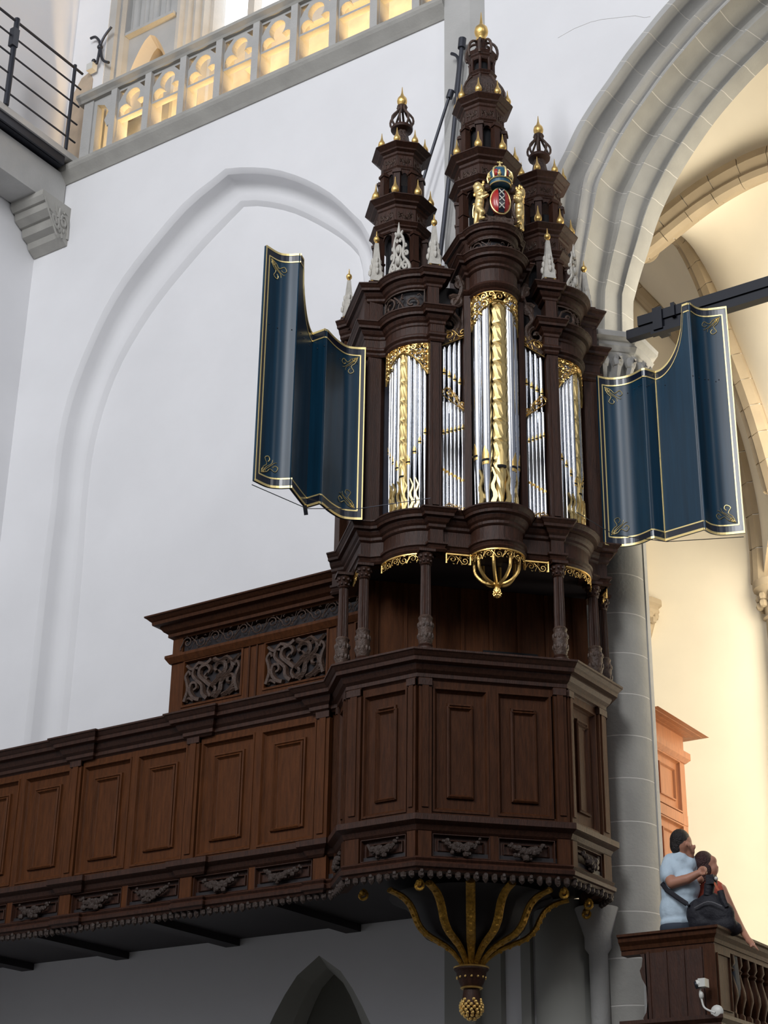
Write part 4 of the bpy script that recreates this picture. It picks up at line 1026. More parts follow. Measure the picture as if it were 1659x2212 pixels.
    if big:
        # lower storey
        arcade(11.0, 11.68, .25); moulding(11.66, 11.77, .27, .09)
        frieze(11.76, 11.94, .285)
        moulding(11.93, 12.07, .28, .12); ring_finials(12.07, .33)
        arcade(12.07, 12.50, .215); moulding(12.49, 12.545, .205, .035); frieze(12.54, 12.70, .225); moulding(12.69, 12.82, .22, .10); ring_finials(12.82, .265, .92)
        root2 = sub('onion_dome', oct_([(.17, 12.82), (.215, 12.87), (.235, 12.94), (.232, 13.01), (.205, 13.08), (.165, 13.14), (.13, 13.18)]), SCALES)
        for k in range(8):
            a = pi/8+k*pi/4; sub('dome_rib', MB(GT).tube([(a0+r*cos(a), b0+r*sin(a), Z(z)) for r, z in ((.17, 12.82), (.22, 12.87), (.24, 12.94), (.237, 13.01), (.21, 13.08), (.168, 13.15), (.135, 13.19))], .012, 5), CARVED, True)
        moulding(13.17, 13.24, .12, .04); sub('lantern_core', oct_([(.075, 13.2), (.075, 13.42)]), BLACK)
        for k in range(8):
            a = pi/8+k*pi/4; sub('lantern_colonnette', MB(GT).lathe([(.02, Z(13.24)), (.015, Z(13.26)), (.015, Z(13.38)), (.022, Z(13.41))], (a0+.125*cos(a), b0+.125*sin(a), 0), 8), OAK, True)
        moulding(13.40, 13.50, .13, .045)
        for k in range(8):
            a = pi/8+k*pi/4; P = refine([(a0+r*cos(a), b0+r*sin(a), Z(z)) for r, z in ((.155, 13.46), (.17, 13.53), (.155, 13.62), (.11, 13.68), (.06, 13.69), (.04, 13.66))], 2)
            sub('crown_hoop', MB(GT).tube(P, .015, 6), CARVED, True)
        sub('crown_stem', MB(GT).lathe([(.05, Z(13.48)), (.04, Z(13.6)), (.07, Z(13.70)), (.05, Z(13.72))], (a0, b0, 0), 12), OAK, True)
        mb = MB(GT).lathe([(.04, 13.71), (.062, 13.72), (.062, 13.74), (.035, 13.76), (.04, 13.78), (.066, 13.81), (.075, 13.85), (.066, 13.90), (.035, 13.935), (.018, 13.96), (.010, 14.04), (.003, 14.12)], (a0, b0, 0), 16)
        sub('gilded_top_finial', mb, GOLD, True)
    else:
        arcade(10.56, 11.38, .25); moulding(11.36, 11.46, .262, .07)
        frieze(11.45, 11.64, .272); moulding(11.63, 11.76, .265, .115); ring_finials(11.76, .31, 1.0)
        arcade(11.76, 12.15, .205); moulding(12.14, 12.20, .20, .03); frieze(12.19, 12.34, .215); moulding(12.33, 12.45, .21, .11); ring_finials(12.45, .25, .9)
        sub('scaled_cone_roof', oct_([(.19, 12.45), (.13, 12.50), (.09, 12.62), (.065, 12.76), (.06, 12.80)]), SCALES)
        sub('cage_ring', MB(GT).lathe([(.06, Z(12.78)), (.115, Z(12.80)), (.12, Z(12.82)), (.11, Z(12.84)), (.05, Z(12.85))], (a0, b0, 0), 16), OAK, True)
        for k in range(8):
            a = pi/8+k*pi/4; P = refine([(a0+r*cos(a), b0+r*sin(a), Z(z)) for r, z in ((.09, 12.84), (.122, 12.88), (.118, 12.95), (.07, 13.02), (.04, 13.07), (.05, 13.11))], 2)
            sub('crown_hoop', MB(GT).tube(P, .013, 6), CARVED, True)
        sub('cage_collar', MB(GT).lathe([(.03, Z(13.06)), (.052, Z(13.10)), (.055, Z(13.12)), (.03, Z(13.14))], (a0, b0, 0), 12), OAK, True)
        mb = MB(GT).lathe([(.025, 13.12), (.03, 13.135), (.05, 13.16), (.055, 13.19), (.048, 13.225), (.022, 13.26), (.010, 13.30), (.003, 13.38)], (a0, b0, dz), 14)
        sub('gilded_top_finial', mb, GOLD, True)
turret(A0, 1.36, 0, True, 'tallest middle turret with onion dome and crown lantern')
turret(-.71, .865, .0, False, 'left turret with scaled cone roof and hooped crown')
turret(.81, .82, -.10, False, 'right turret with scaled cone roof and hooped crown')
# grey obelisks with gilded balls
def obelisk(a, b, z0, h=.50):
    w = .062
    mb = MB(GT).lathe([(w*1.35, z0+.03), (w*1.2, z0+.10), (w*.9, z0+h*.45), (w*.42, z0+h*.98), (.01, z0+h)], (a, b, 0), 4, pi/4)
    o = O_('obelisk', mb, CREST, label='grey painted obelisk with gilded ball')
    m2 = MB(GT)
    for k in range(4):
        an = k*pi/2
        for j in range(3):
            r = w*(1.0-.2*j); m2.ball((a+r*cos(an), b+r*sin(an), z0+.14+j*.07), .02, 5, 3, sz=1.9)
    m2.build('leaf_relief', CREST, o, True)
    m3 = MB(GT)
    for k in range(4): an = pi/4+k*pi/2; m3.ball((a+w*1.05*cos(an), b+w*1.05*sin(an), z0+.015), .018, 8, 4)
    m3.build('gilded_ball_feet', GOLD, o, True)
    MB(GT).lathe([(.012, 0), (.018, .01), (.014, .02), (.028, .035), (.032, .055), (.026, .075), (.010, .09), (.003, .15)], (a, b, z0+h-.01), 10).build('gilded_ball', GOLD, o, True)
for s_ in (-1, 1):
    obelisk(A0+s_*.575, 1.64, 10.60); obelisk(A0+s_*(1.07 if s_ < 0 else 1.10), 1.23 if s_ < 0 else 1.16, 10.60)
    if s_ < 0: obelisk(A0-1.22, .50, 10.60, .50)
# grey scroll cresting over the side towers
for s_ in (-1, 1):
    P0, P1 = Vector((A0+s_*.98, 1.26)), Vector((A0+s_*.68, 1.56)); ar = [Vector(p) for p in (arc(P0, P1, .09, 20) if s_ == -1 else arc(P1, P0, .09, 20))]
    def cm(x, z):
        t = min(max(x/.42*.5+.5, 0), 1)*20; i = min(19, int(t)); p = ar[i].lerp(ar[i+1], t-i); return (p.x, p.y, 10.56+z)
    mb = MB(GT); n = 20
    rs = [[(p.x, p.y, 10.55), (p.x, p.y, 10.60), (p.x*.985+(A0+s_*.7)*.015, p.y-.03, 10.60), (p.x, p.y-.03, 10.55)] for p in ar]
    mb.rings(rs); cr_ = O_('scroll_cresting', mb, CREST, label='grey painted scrollwork cresting over a side tower')
    S = []
    for m_ in (-1, 1):
        S += [([(m_*x, z) for x, z in refine([(.20, .06), (.205, .12), (.16, .18), (.10, .23), (.09, .31), (.105, .38), (.08, .46), (.05, .50), (.075, .54)], 3)], .022, .014),
              ([(m_*x, z) for x, z in spiral(.125, .13, .06, 1.4, 0, 1)], .016, .010),
              ([(m_*x, z) for x, z in spiral(.15, .27, .038, 1.3, pi, -1)], .013, .009),
              ([(m_*x, z) for x, z in spiral(.13, .36, .028, 1.2, pi, -1)], .012, .008),
              ([(m_*x, z) for x, z in spiral(.035, .43, .026, 1.2, 0, 1)], .011, .008),
              ([(m_*x, z) for x, z in refine([(.0, .10), (.05, .14), (.05, .20), (.0, .22)], 3)], .016, .012),
              ([(m_*x, z) for x, z in refine([(.02, .24), (.05, .29), (.04, .36), (.0, .38)], 3)], .016, .010)]
    m2 = MB(GT); carve(m2, S, cm, 6, .8); m2.ball(cm(0, .09), .03, 8, 5); m2.ball(cm(0, .2), .035, 8, 5, sz=1.5); m2.ball(cm(0, .33), .03, 8, 5, sz=1.4); m2.ball(cm(0, .5), .028, 8, 5)
    m2.lathe([(.022, 0), (.014, .06), (.003, .14)], cm(0, .51), 8); m2.build('scroll_carving', CREST, cr_, True)

# ------------------------------------------------------------------ coat of arms with lions and crown
def arms_pt(x, z, o=0):   # x right, z up over the top cornice, o outwards
    return (A0+.03+x, 1.90-.35*x*x*4+o, z)
sh = MB(GT); n = 28; zc = 11.30
rs = []
for k, (s1, o) in enumerate(((1.0, -.02), (1.0, .012), (.90, .03), (.5, .045), (.02, .05))):
    rs.append([arms_pt(.098*s1*cos(2*pi*i/n), zc+.145*s1*sin(2*pi*i/n), o) for i in range(n)])
sh.rings(rs); shield = O_('coat_of_arms', sh, RED, smooth=True, label='oval red shield with black pale and three white saltires')
mb = MB(GT); mb.tube([arms_pt(.100*cos(2*pi*i/n), zc+.148*sin(2*pi*i/n), .012) for i in range(n+1)], .008, 6); mb.build('gilt_rim', GILT, shield, True)
mb = MB(GT); rs = []
for i in range(9):
    z = zc-.138+.276*i/8; k = max(0, 1-((z-zc)/.145)**2); o = .026+.033*k
    rs.append([arms_pt(-.03, z, o), arms_pt(.03, z, o), arms_pt(.03, z, o-.02), arms_pt(-.03, z, o-.02)])
mb.rings(rs); mb.build('black_pale', BLK, shield)
for j in (-1, 0, 1):
    mb = MB(GT)
    for d in (-1, 1): mb.tube([arms_pt(-.026*d, zc+j*.078-.030, .065-.008*abs(j)), arms_pt(.026*d, zc+j*.078+.030, .065-.008*abs(j))], .0095, 4, .6)
    mb.build('white_saltire', WHT, shield)
mb = MB(GT)
for m_ in (-1, 1):
    carve(mb, [([(m_*x, z) for x, z in refine([(.06, 11.09), (.15, 11.10), (.17, 11.14), (.14, 11.20), (.125, 11.30), (.15, 11.38), (.13, 11.46), (.09, 11.47)], 3)], .024, .018),
               ([(m_*x, z) for x, z in spiral(.15, 11.13, .035, 1.3, 0, 1)], .012, .008), ([(m_*x, z) for x, z in spiral(.035, 11.105, .03, 1.2, 0, 1)], .010, .007)],
          lambda x, z: arms_pt(x, z, -.01), 6, .9)
    mb.ball(arms_pt(m_*.125, 11.46, 0), .04, 8, 5)
mb.prism([(A0-.10, 1.84), (A0+.16, 1.84), (A0+.16, 1.90), (A0-.10, 1.90)], 11.02, 11.12)
mb.build('scroll_cartouche', CARVED, shield, True)
crz = 11.47
mb = MB(GT); C0 = arms_pt(0, 0, .0); mb.lathe([(.085, crz), (.10, crz+.01), (.104, crz+.05), (.11, crz+.06)], (C0[0], C0[1], 0), 20); crown = mb.build('crown', CBLUE, shield, True); 
MB(GT).lathe([(.09, crz+.05), (.115, crz+.10), (.105, crz+.16), (.07, crz+.20), (.02, crz+.215)], (C0[0], C0[1], 0), 16).build('crown_cap_blue', CBLUE, shield, True)
mb = MB(GT)
for zz, r in ((crz+.005, .103), (crz+.055, .110)): mb.tube([(C0[0]+r*cos(q*pi/12), C0[1]+r*sin(q*pi/12), zz) for q in range(25)], .007, 5)
for q in range(6):
    a = q*pi/3+.3; mb.tube([(C0[0]+r*cos(a), C0[1]+r*sin(a), z) for r, z in ((.113, crz+.055), (.124, crz+.11), (.113, crz+.165), (.075, crz+.205), (.02, crz+.222))], .010, 5)
    a += pi/6; mb.ball((C0[0]+.118*cos(a), C0[1]+.118*sin(a), crz+.085), .020, 7, 4); mb.ball((C0[0]+.12*cos(a), C0[1]+.12*sin(a), crz+.115), .012, 6, 4)
mb.build('crown_hoops', GILT, shield, True)
mb = MB(GT)
for q in range(5): a = q*1.05+.1; mb.ball((C0[0]+.098*cos(a), C0[1]+.098*sin(a), crz+.115), .025, 7, 4, sz=1.8)
mb.build('crown_red_lining', RED, shield, True)
mb = MB(GT).lathe([(.02, crz+.215), (.028, crz+.235), (.02, crz+.25), (.01, crz+.27), (.006, crz+.31)], (C0[0], C0[1], 0), 10); mb.box(C0[0]-.028, C0[0]+.028, C0[1]-.005, C0[1]+.005, crz+.29, crz+.302)
mb.build('orb_and_cross', GILT, shield, True)
def figure(name, blobs, limbs, m, parent, vox, T):
    """continuous body: overlapping volumes fused by a voxel remesh and smoothed"""
    mb = MB(T)
    for c, r, s_ in blobs: mb.ball(c, r, 14, 9, *s_)
    for P, R in limbs:
        mb.tube(P, R, 10)
        for p, r in zip(P, R): mb.ball(p, r, 10, 7)
    o = mb.build(name, m, parent, True)
    r = o.modifiers.new('fuse', 'REMESH'); r.mode = 'VOXEL'; r.voxel_size = vox; r.use_smooth_shade = True
    s_ = o.modifiers.new('soften', 'SMOOTH'); s_.iterations = 4; s_.factor = .5
    return o
for m_ in (-1, 1):
    f = lambda x, z, o=0: arms_pt(m_*x, z, o)
    body = [(f(.20, 11.28, .03), .038, (1, 1, 1.2)), (f(.205, 11.20, .02), .036, (1, 1, 1)), (f(.195, 11.36, .03), .042, (1, 1, 1)), (f(.205, 11.43, .03), .048, (1, 1, 1.1)), (f(.22, 11.475, .04), .034, (1, 1, 1)), (f(.243, 11.468, .045), .018, (1.2, 1, .9))]
    limbs = [([f(.20, 11.33, .04), f(.165, 11.325, .05), f(.135, 11.34, .055)], [.022, .017, .013]), ([f(.20, 11.36, .02), f(.17, 11.375, .03), f(.145, 11.385, .03)], [.022, .017, .013]),
             ([f(.205, 11.20, .03), f(.185, 11.15, .05), f(.20, 11.09, .04), f(.175, 11.075, .06)], [.034, .026, .016, .015]), ([f(.215, 11.19, .0), f(.225, 11.12, .0), f(.235, 11.05, .01), f(.215, 11.04, .03)], [.03, .022, .016, .015]),
             ([f(.20, 11.30, .02), f(.205, 11.2, .02)], [.04, .036])]
    body = [(c, r*1.18, q) for c, r, q in body]; limbs = [(P, [r*1.22 for r in R]) for P, R in limbs]
    lion = figure('gilded_lion', body, limbs, GOLD_P, shield, .006, GT)
    mb = MB(GT)
    for q in range(46):
        a = random.uniform(0, 2*pi); z = random.uniform(11.36, 11.50); r = .045*random.uniform(.8, 1.05)
        c = f(.207+r*cos(a)*.9-.0, z, .03+r*sin(a)); 
        if z > 11.45 and cos(a) > .5: continue
        mb.ball(c, .014, 5, 3, sz=1.7)
    mb.build('lion_mane', GOLD, shield, True)
    mb = MB(GT); mb.tube(refine([f(.225, 11.18, -.01), f(.25, 11.14, -.01), f(.255, 11.22, 0), f(.245, 11.28, 0)], 3), .007, 5); mb.ball(f(.245, 11.29, 0), .014, 6, 4); mb.build('lion_tail', GOLD_P, shield, True)

# ------------------------------------------------------------------ shutters
def shutter(P1, P2, zt1, zprof, label, seed):
    """P1 inner leaf plan, P2 outer leaf plan; zprof(t) top height along the outer leaf"""
    def leaf(P, ztop, z0, name, edges_):
        pts = [Vector(p) for p in refine(P, 6)]; Ls = [0]
        for i in range(1, len(pts)): Ls.append(Ls[-1]+(pts[i]-pts[i-1]).length)
        Wd = Ls[-1]; N = 36
        def pt(x, o=0):
            x = min(max(x, 0), Wd); i = 0
            while i < len(pts)-2 and Ls[i+1] < x: i += 1
            p = pts[i].lerp(pts[i+1], (x-Ls[i])/max(1e-9, Ls[i+1]-Ls[i])); j0, j1 = max(0, i-1), min(len(pts)-1, i+2); d = (pts[j1]-pts[j0]).normalized()
            n = Vector((-d.y, d.x));
            if n.y < 0: n = -n
            return p+n*o
        mb = MB(GT); rs = []
        for i in range(N+1):
            x = Wd*i/N; zt = ztop(i/N); a, b = pt(x, .010), pt(x, -.012); rs.append([(*a, z0), (*a, zt), (*b, zt), (*b, z0)])
        mb.rings(rs); o = O_(name, mb, BLUE, smooth=True, label=label)
        def strip(fz, w, off, m, nm, x0=0, x1=Wd):
            mb = MB(GT); rs = []; n_ = 30
            for i in range(n_+1):
                x = x0+(x1-x0)*i/n_; z = fz(x/Wd); a, b = pt(x, off), pt(x, off-.003); rs.append([(*a, z-w/2), (*a, z+w/2), (*b, z+w/2), (*b, z-w/2)])
            mb.rings(rs); mb.build(nm, m, o)
        def vstrip(x, w, z0_, z1_, off, m, nm):
            mb = MB(GT); a0_, a1_ = pt(x-w/2, off), pt(x+w/2, off); b0_, b1_ = pt(x-w/2, off-.003), pt(x+w/2, off-.003)
            mb.prism([tuple(v) for v in (a0_, a1_, b1_, b0_)], z0_, z1_); mb.build(nm, m, o)
        e = .012
        strip(lambda t: z0+.045, .085, .0125, BLUE_D, 'dark_border'); strip(lambda t: ztop(t)-.045, .085, .0125, BLUE_D, 'dark_border')
        strip(lambda t: z0+.008, .022, .016, GILT, 'gilt_edge_line'); strip(lambda t: ztop(t)-.008, .022, .016, GILT, 'gilt_edge_line')
        xa = .05 if edges_[0] else 0; xb = Wd-.05 if edges_[1] else Wd
        strip(lambda t: z0+.088, .013, .0145, GILT, 'gilt_line', xa, xb); strip(lambda t: ztop(t)-.088, .013, .0145, GILT, 'gilt_line', xa, xb)
        for k, x in ((0, .0), (1, Wd)):
            zz = ztop(0 if k == 0 else 1)
            if edges_[k]:
                xx = .025 if k == 0 else Wd-.025; vstrip(xx, .045, z0+.01, zz-.01, .0125, BLUE_D, 'dark_border')
                xx = .05 if k == 0 else Wd-.05; vstrip(xx, .012, z0+.085, zz-.085, .0145, GILT, 'gilt_line')
            xx = .006 if k == 0 else Wd-.006; vstrip(xx, .010, z0, zz, .0165, GILT, 'gilt_edge_line')
            if edges_[k]:
                for top in (0, 1):
                    mb = MB(GT); sx = 1 if k == 0 else -1; sy = -1 if top else 1
                    ox = .075 if k == 0 else Wd-.075; oz = (zz-.11) if top else (z0+.11)
                    S = [(refine([(.0, .0), (.05, .02), (.08, .05), (.12, .03), (.14, .06), (.12, .075), (.10, .06)], 3), .0065, .004), (refine([(.0, .0), (.02, .05), (.05, .08), (.03, .12), (.06, .14), (.075, .12), (.06, .10)], 3), .0065, .004),
                         (refine([(.01, .01), (.05, .06), (.09, .09), (.10, .12)], 3), .005, .003), (refine([(.01, .01), (.05, .045), (.11, .095), (.13, .10)], 3), .005, .003), (spiral(.02, .02, .022, 1.3, 0, 1), .005, .003)]
                    carve(mb, S, lambda x, y: (*pt(ox+sx*x*1.3, .014), oz+sy*y*1.3), 5, .5); mb.build('gilt_corner_scroll', GILT, o, True)
        mb = MB(GT)
        random.seed(seed)
        for q in range(7): x = Wd*random.uniform(.1, .9); mb.ball((*pt(x, .013), min(zt1, ztop(x/Wd))-.2+.03*random.random()), .006, 6, 3)
        mb.build('bolt_heads', IRON, o)
        return o
    leaf(P1, lambda t: zt1, 7.98, 'shutter_inner_leaf', (True, False))
    leaf(P2, zprof, 7.98, 'shutter_outer_leaf', (False, True))
def zprof(t):
    if t < .06: return 9.78
    if t > .40: return 10.40
    u = (t-.06)/.34; return 9.78+.62*(1-math.sqrt(max(0, 1-u*u)))*.92+.05*u if u < 1 else 10.40
PL1 = [(-1.14, 1.40), (-1.24, 1.385), (-1.34, 1.40), (-1.45, 1.50), (-1.565, 1.655), (-1.575, 1.66), (-1.68, 1.55)]
PL2 = [(-1.683, 1.55), (-1.75, 1.67), (-1.875, 1.915), (-1.88, 1.92), (-1.98, 1.89), (-2.08, 1.90), (-2.21, 2.0)]
shutter(PL1, PL2, 9.78, zprof, 'blue lacquered folding shutter leaf with gilt lines, left of the pipes', 3)
PR1 = [(1.165, 1.36), (1.27, 1.34), (1.38, 1.37), (1.48, 1.45), (1.55, 1.58), (1.565, 1.60), (1.69, 1.56)]
PR2 = [(1.693, 1.56), (1.82, 1.72), (1.95, 1.885), (1.955, 1.885), (2.05, 1.82), (2.16, 1.815), (2.34, 1.90)]
shutter(PR1, PR2, 9.78, zprof, 'blue lacquered folding shutter leaf with gilt lines, right of the pipes', 5)
for P, nm in (([(-2.22, 1.98, 7.95), (-1.68, 1.62, 7.94), (-1.2, 1.6, 8.0), (-.6, 1.83, 8.06)], 'l'), ([(2.33, 1.88, 7.95), (1.68, 1.62, 7.95), (1.2, 1.55, 8.0), (.75, 1.85, 8.05)], 'r')):
    O_('shutter_cord', MB(GT).tube(P, .004, 5), IRON, smooth=True)
O_('hinge_rod', MB(GT).tube([(-1.68, 1.57, 7.9), (-1.70, 1.6, 7.98)], .02, 6), IRON)
# ------------------------------------------------------------------ oak stair cabinet in the aisle
XC = -6.75
zc_ = lambda y, x=1482: at(x, y, 'x', XC).z
yE = at(1480, 1680, 'x', XC).y; zt_ = at(1400, 1512, 'x', XC+.2).z
z1_, z2_, z3_, z4_, z5_ = zc_(1598), zc_(1634, 1486), zc_(1650, 1484), zc_(1762), zc_(1784)
sc_ = thing('oak_cabinet', (XC-.5, 14.3, 3.45), 'tall light oak panelled cabinet standing behind the man, right of the round column', 'cabinet')
T = to((XC-.5, 14.3, 3.45)); YS = 14.36; XB = XC-.5; YS = min(14.36, yE-.5)
YS = 14.36
MB(T).box(XC-.10, XC-.03, YS, yE-.03, 3.45, zt_-.05).build('body', OAK_R, sc_)
pth = [(XC, YS), (XC, yE), (XC-.10, yE)]
MB(T).sweep(pth, cornice(.2, z1_, zt_, -.1), 1).build('cornice', OAK_R, sc_)
MB(T).sweep(pth, [(-.05, z2_-.02), (.0, z2_-.02), (.0, z1_+.01), (-.05, z1_+.01)], 1).build('frieze', OAK_R, sc_)
MB(T).sweep(pth, [(-.04, z3_-.02), (.01, z3_-.02), (.03, z3_), (.05, z3_+.02), (.05, z2_), (.01, z2_+.02), (-.04, z2_+.02)], 1).build('ledge_moulding', OAK_R, sc_)
ya, yb = at(1419, 1640, 'x', XC).y, at(1470, 1680, 'x', XC).y
for a, b in ((YS, ya-.02), (yb, yE)): MB(T).box(XC-.03, XC, a, b, 3.45, z3_).build('stile', OAK_R, sc_)
for a, b in ((z5_, z4_),): MB(T).box(XC-.03, XC+.004, YS, yE, a, b).build('rail', OAK_R, sc_)
for a, b in ((z4_+.01, z3_-.02), (z5_-.62, z5_-.01), (3.5, z5_-.66)):
    panel(mb := MB(T), Vector((XC-.005, ya-.02, a)), Vector((0, 1, 0)), Vector((1, 0, 0)), yb-ya+.02, b-a, .75); mb.build('panel', OAK_R, sc_)

# ------------------------------------------------------------------ small balcony with balusters
YF = 12.90; XR_ = at(1541, 2010, 'y', YF).x; XL_ = at(1392, 2080, 'y', YF).x; ZR = at(1430, 2010, 'y', YF-.05).z; ZB = at(1350, 2206, 'y', YF-.05).z
bl = thing('corner_balcony', (XR_, YF, ZB-.2), 'small dark oak balcony with turned balusters, lower right, the couple behind it', 'balcony')
T = to((XR_, YF, ZB-.2))
rail_p = [(at(1332, 2017, 'y', YF-.06).x, YF), (XR_, YF), (XR_, 17.5)]
MB(T).sweep(rail_p, [(-.16, ZR-.12), (.0, ZR-.12), (.01, ZR-.09), (.04, ZR-.06), (.045, ZR-.03), (.065, ZR-.02), (.065, ZR), (-.16, ZR)], 1).build('handrail', OAK_M, bl)
MB(T).sweep(rail_p, [(-.12, ZR-.16), (-.01, ZR-.16), (-.01, ZR-.12), (-.12, ZR-.12)], 1).build('under_rail', OAK_M, bl)
MB(T).box(XL_, XR_-.02, YF+.01, YF+.1, ZB, ZR-.14).build('front_boarding', OAK, bl)
for i in range(4):
    x = XL_+(XR_-XL_)*(i+.15)/4; MB(T).box(x, x+.02, YF, YF+.02, ZB, ZR-.15).build('board_batten', OAK, bl)
prof_ = [(0, 0), (.04, .0), (.05, .04), (.02, .12), (.0, .3), (.01, .5), (.045, .62), (.06, .74), (.04, .80), (.03, .92), (.06, 1), (0, 1)]
mb = MB(T); H = ZR-.15-ZB; n = len(prof_); vs = [(XL_+.01-o, y, ZB+H*t) for y in (YF+.01, YF+.09) for o, t in prof_]
mb.add(vs, [tuple(range(n)), tuple(range(2*n-1, n-1, -1))]+[(i, (i+1) % n, n+(i+1) % n, n+i) for i in range(n)]); mb.build('shaped_end_board', OAK, bl)
y2 = at(1580, 2100, 'x', XR_).y
MB(T).box(XR_-.10, XR_, YF, y2, ZB, ZR-.14).build('corner_post', OAK_M, bl)
panel(mb := MB(T), Vector((XR_+.0, YF+.03, ZB+.05)), Vector((0, 1, 0)), Vector((1, 0, 0)), y2-YF-.06, H-.10, .45); mb.build('post_panel', OAK_M, bl)
yy = y2+.09; 
while yy < 15.6:
    MB(T).lathe([(.045, ZB+.02), (.045, ZB+.06), (.03, ZB+.08), (.038, ZB+.12), (.062, ZB+H*.36), (.060, ZB+H*.46), (.035, ZB+H*.66), (.028, ZB+H*.72), (.045, ZB+H*.76), (.03, ZB+H*.80), (.05, ZB+H*.86), (.045, ZR-.14)], (XR_-.055, yy, 0), 14).build('baluster', OAK_M, bl, True)
    yy += .155
MB(T).sweep([(at(1345, 2206, 'y', YF).x, YF), (XR_, YF), (XR_, 17.5)], [(-.3, ZB-.2), (.0, ZB-.2), (.03, ZB-.12), (.03, ZB-.06), (.06, ZB-.03), (.06, ZB), (-.3, ZB)], 1).build('base_ledge', OAK, bl)
MB(T).box(XL_-.1, XR_-.05, YF+.05, 17.5, ZB-.12, ZB-.04).build('balcony_floor', OAK_B, bl)

# ------------------------------------------------------------------ surveillance camera on its bracket
P_ = lambda x, y, d=0: tuple(at(x, y, 'y', YF-.12+d))
c = P_(1545, 2187)
sv = thing('surveillance_camera', c, 'cream surveillance camera on a curved arm fixed to the balcony corner below the couple', 'camera')
T = to(c)
a_ = Vector(P_(1507, 2124)); b_ = Vector(P_(1527, 2122)); 
MB(T).box(a_.x+.02, b_.x, a_.y-.04, a_.y+.04, a_.z-.035, a_.z+.03).build('housing', CAMW, sv)
MB(T).tube([a_+Vector((.04, 0, -.005)), a_+Vector((-.01, -.03, -.02))], .03, 12).build('lens', IRON, sv, True)
MB(T).tube([a_+Vector((.045, 0, 0)), a_+Vector((.0, -.02, -.012))], .034, 12).build('lens_barrel', CAMW, sv, True)
MB(T).tube(refine([P_(1514, 2135), P_(1512, 2146), P_(1516, 2160), P_(1520, 2174), P_(1528, 2181), P_(1545, 2188)], 3), .008, 7).build('arm', CAMW, sv, True)
MB(T).ball(P_(1515, 2150), .02, 8, 5, sz=1.6).build('joint', CAMW, sv, True)
MB(T).ball(P_(1549, 2186, .08), .055, 14, 8, sy=.5).build('wall_plate', CAMW, sv, True)

# ------------------------------------------------------------------ the couple
YM = 13.22
def pm(x, y, d=0): return tuple(at(x, y, 'y', YM+d))
loc = pm(1462, 2003); base = (loc[0], YM, ZB-.04)
man = thing('person', base, 'man in a pale blue short-sleeved shirt with black bag strap, back turned, hand raised', 'person')
T = to(base)
hc = pm(1474, 1822)
body = figure('body', [(hc, .088, (.92, 1.05, 1.22)), (pm(1488, 1838, .03), .055, (.9, 1, 1.2)), (pm(1491, 1850, .03), .035, (1, 1, 1)), (pm(1500, 1829, .03), .014, (1, 1, 1.5)),
              (pm(1464, 1900), .11, (1.0, .7, 1.3)), (pm(1465, 1955), .11, (1.0, .7, 1.3)), (pm(1518, 1879, -.10), .036, (1.1, 1, .9)), (pm(1487, 1824, -.06), .018, (.6, 1, 1.4))],
     [([pm(1474, 1838), pm(1470, 1862)], [.058, .068]),
      ([pm(1446, 1862, -.02), pm(1443, 1885, -.08), pm(1452, 1908, -.14)], [.062, .055, .048]), ([pm(1452, 1908, -.14), pm(1485, 1899, -.14), pm(1510, 1886, -.12)], [.048, .042, .030]),
      ([pm(1484, 1868, .1), pm(1498, 1890, .12), pm(1512, 1900, .0)], [.045, .040, .035]),
      ([pm(1455, 2000), (base[0]-.05, YM, base[2]+.45), (base[0]-.06, YM+.02, base[2]+.06)], [.085, .06, .045]), ([pm(1475, 2000), (base[0]+.09, YM+.02, base[2]+.45), (base[0]+.10, YM+.03, base[2]+.06)], [.085, .06, .045])]
     + [([pm(1514+i*2.0, 1876+i*2.6, -.13), pm(1521+i*1.6, 1873+i*3, -.15), pm(1523+i*1.2, 1879+i*2.6, -.12), pm(1517+i, 1882+i*2.4, -.10)], [.011, .010, .010, .009]) for i in range(4)]
     + [([pm(1512, 1884, -.10), pm(1518, 1890, -.14), pm(1522, 1888, -.15)], [.013, .011, .010])], SKIN, man, .009, T)
shirt = figure('shirt', [(pm(1460, 1888), .135, (1.06, .82, 1.15)), (pm(1466, 1930), .140, (1.10, .82, 1.25)), (pm(1461, 1968), .142, (1.04, .84, 1.3)), (pm(1478, 1945), .12, (1.0, .9, 1.4)), (pm(1480, 1915, -.01), .13, (1.0, .9, 1.2)), (pm(1462, 1994), .145, (1.0, .85, .5))],
     [([pm(1462, 1862), pm(1488, 1868, .03)], [.085, .07]), ([pm(1450, 1862, -.02), pm(1443, 1880, -.07), pm(1445, 1892, -.10)], [.075, .072, .070]), ([pm(1470, 1852), pm(1470, 1860)], [.075, .085]), ([pm(1490, 1866, .08), pm(1502, 1886, .12)], [.08, .075])], SHIRT, man, .010, T)
figure('trousers', [(pm(1462, 2006), .15, (1.0, .84, .6))], [([pm(1455, 2005), (base[0]-.05, YM, base[2]+.45), (base[0]-.06, YM+.02, base[2]+.10)], [.10, .075, .065]), ([pm(1475, 2005), (base[0]+.09, YM+.02, base[2]+.45), (base[0]+.10, YM+.03, base[2]+.10)], [.10, .075, .065])], JEANS, man, .014, T)
for d in (-.06, .10): MB(T).ball((base[0]+d, YM-.02, base[2]+.045), .05, 10, 6, sx=.9, sy=1.9, sz=.9).build('shoe', BAG, man, True)
figure('hair', [(tuple(Vector(hc)+Vector((-.014, -.012, .024))), .090, (.98, 1.08, 1.12)), (tuple(Vector(hc)+Vector((-.034, -.022, -.018))), .074, (.9, 1.1, 1.2))], [], HAIR, man, .009, T)
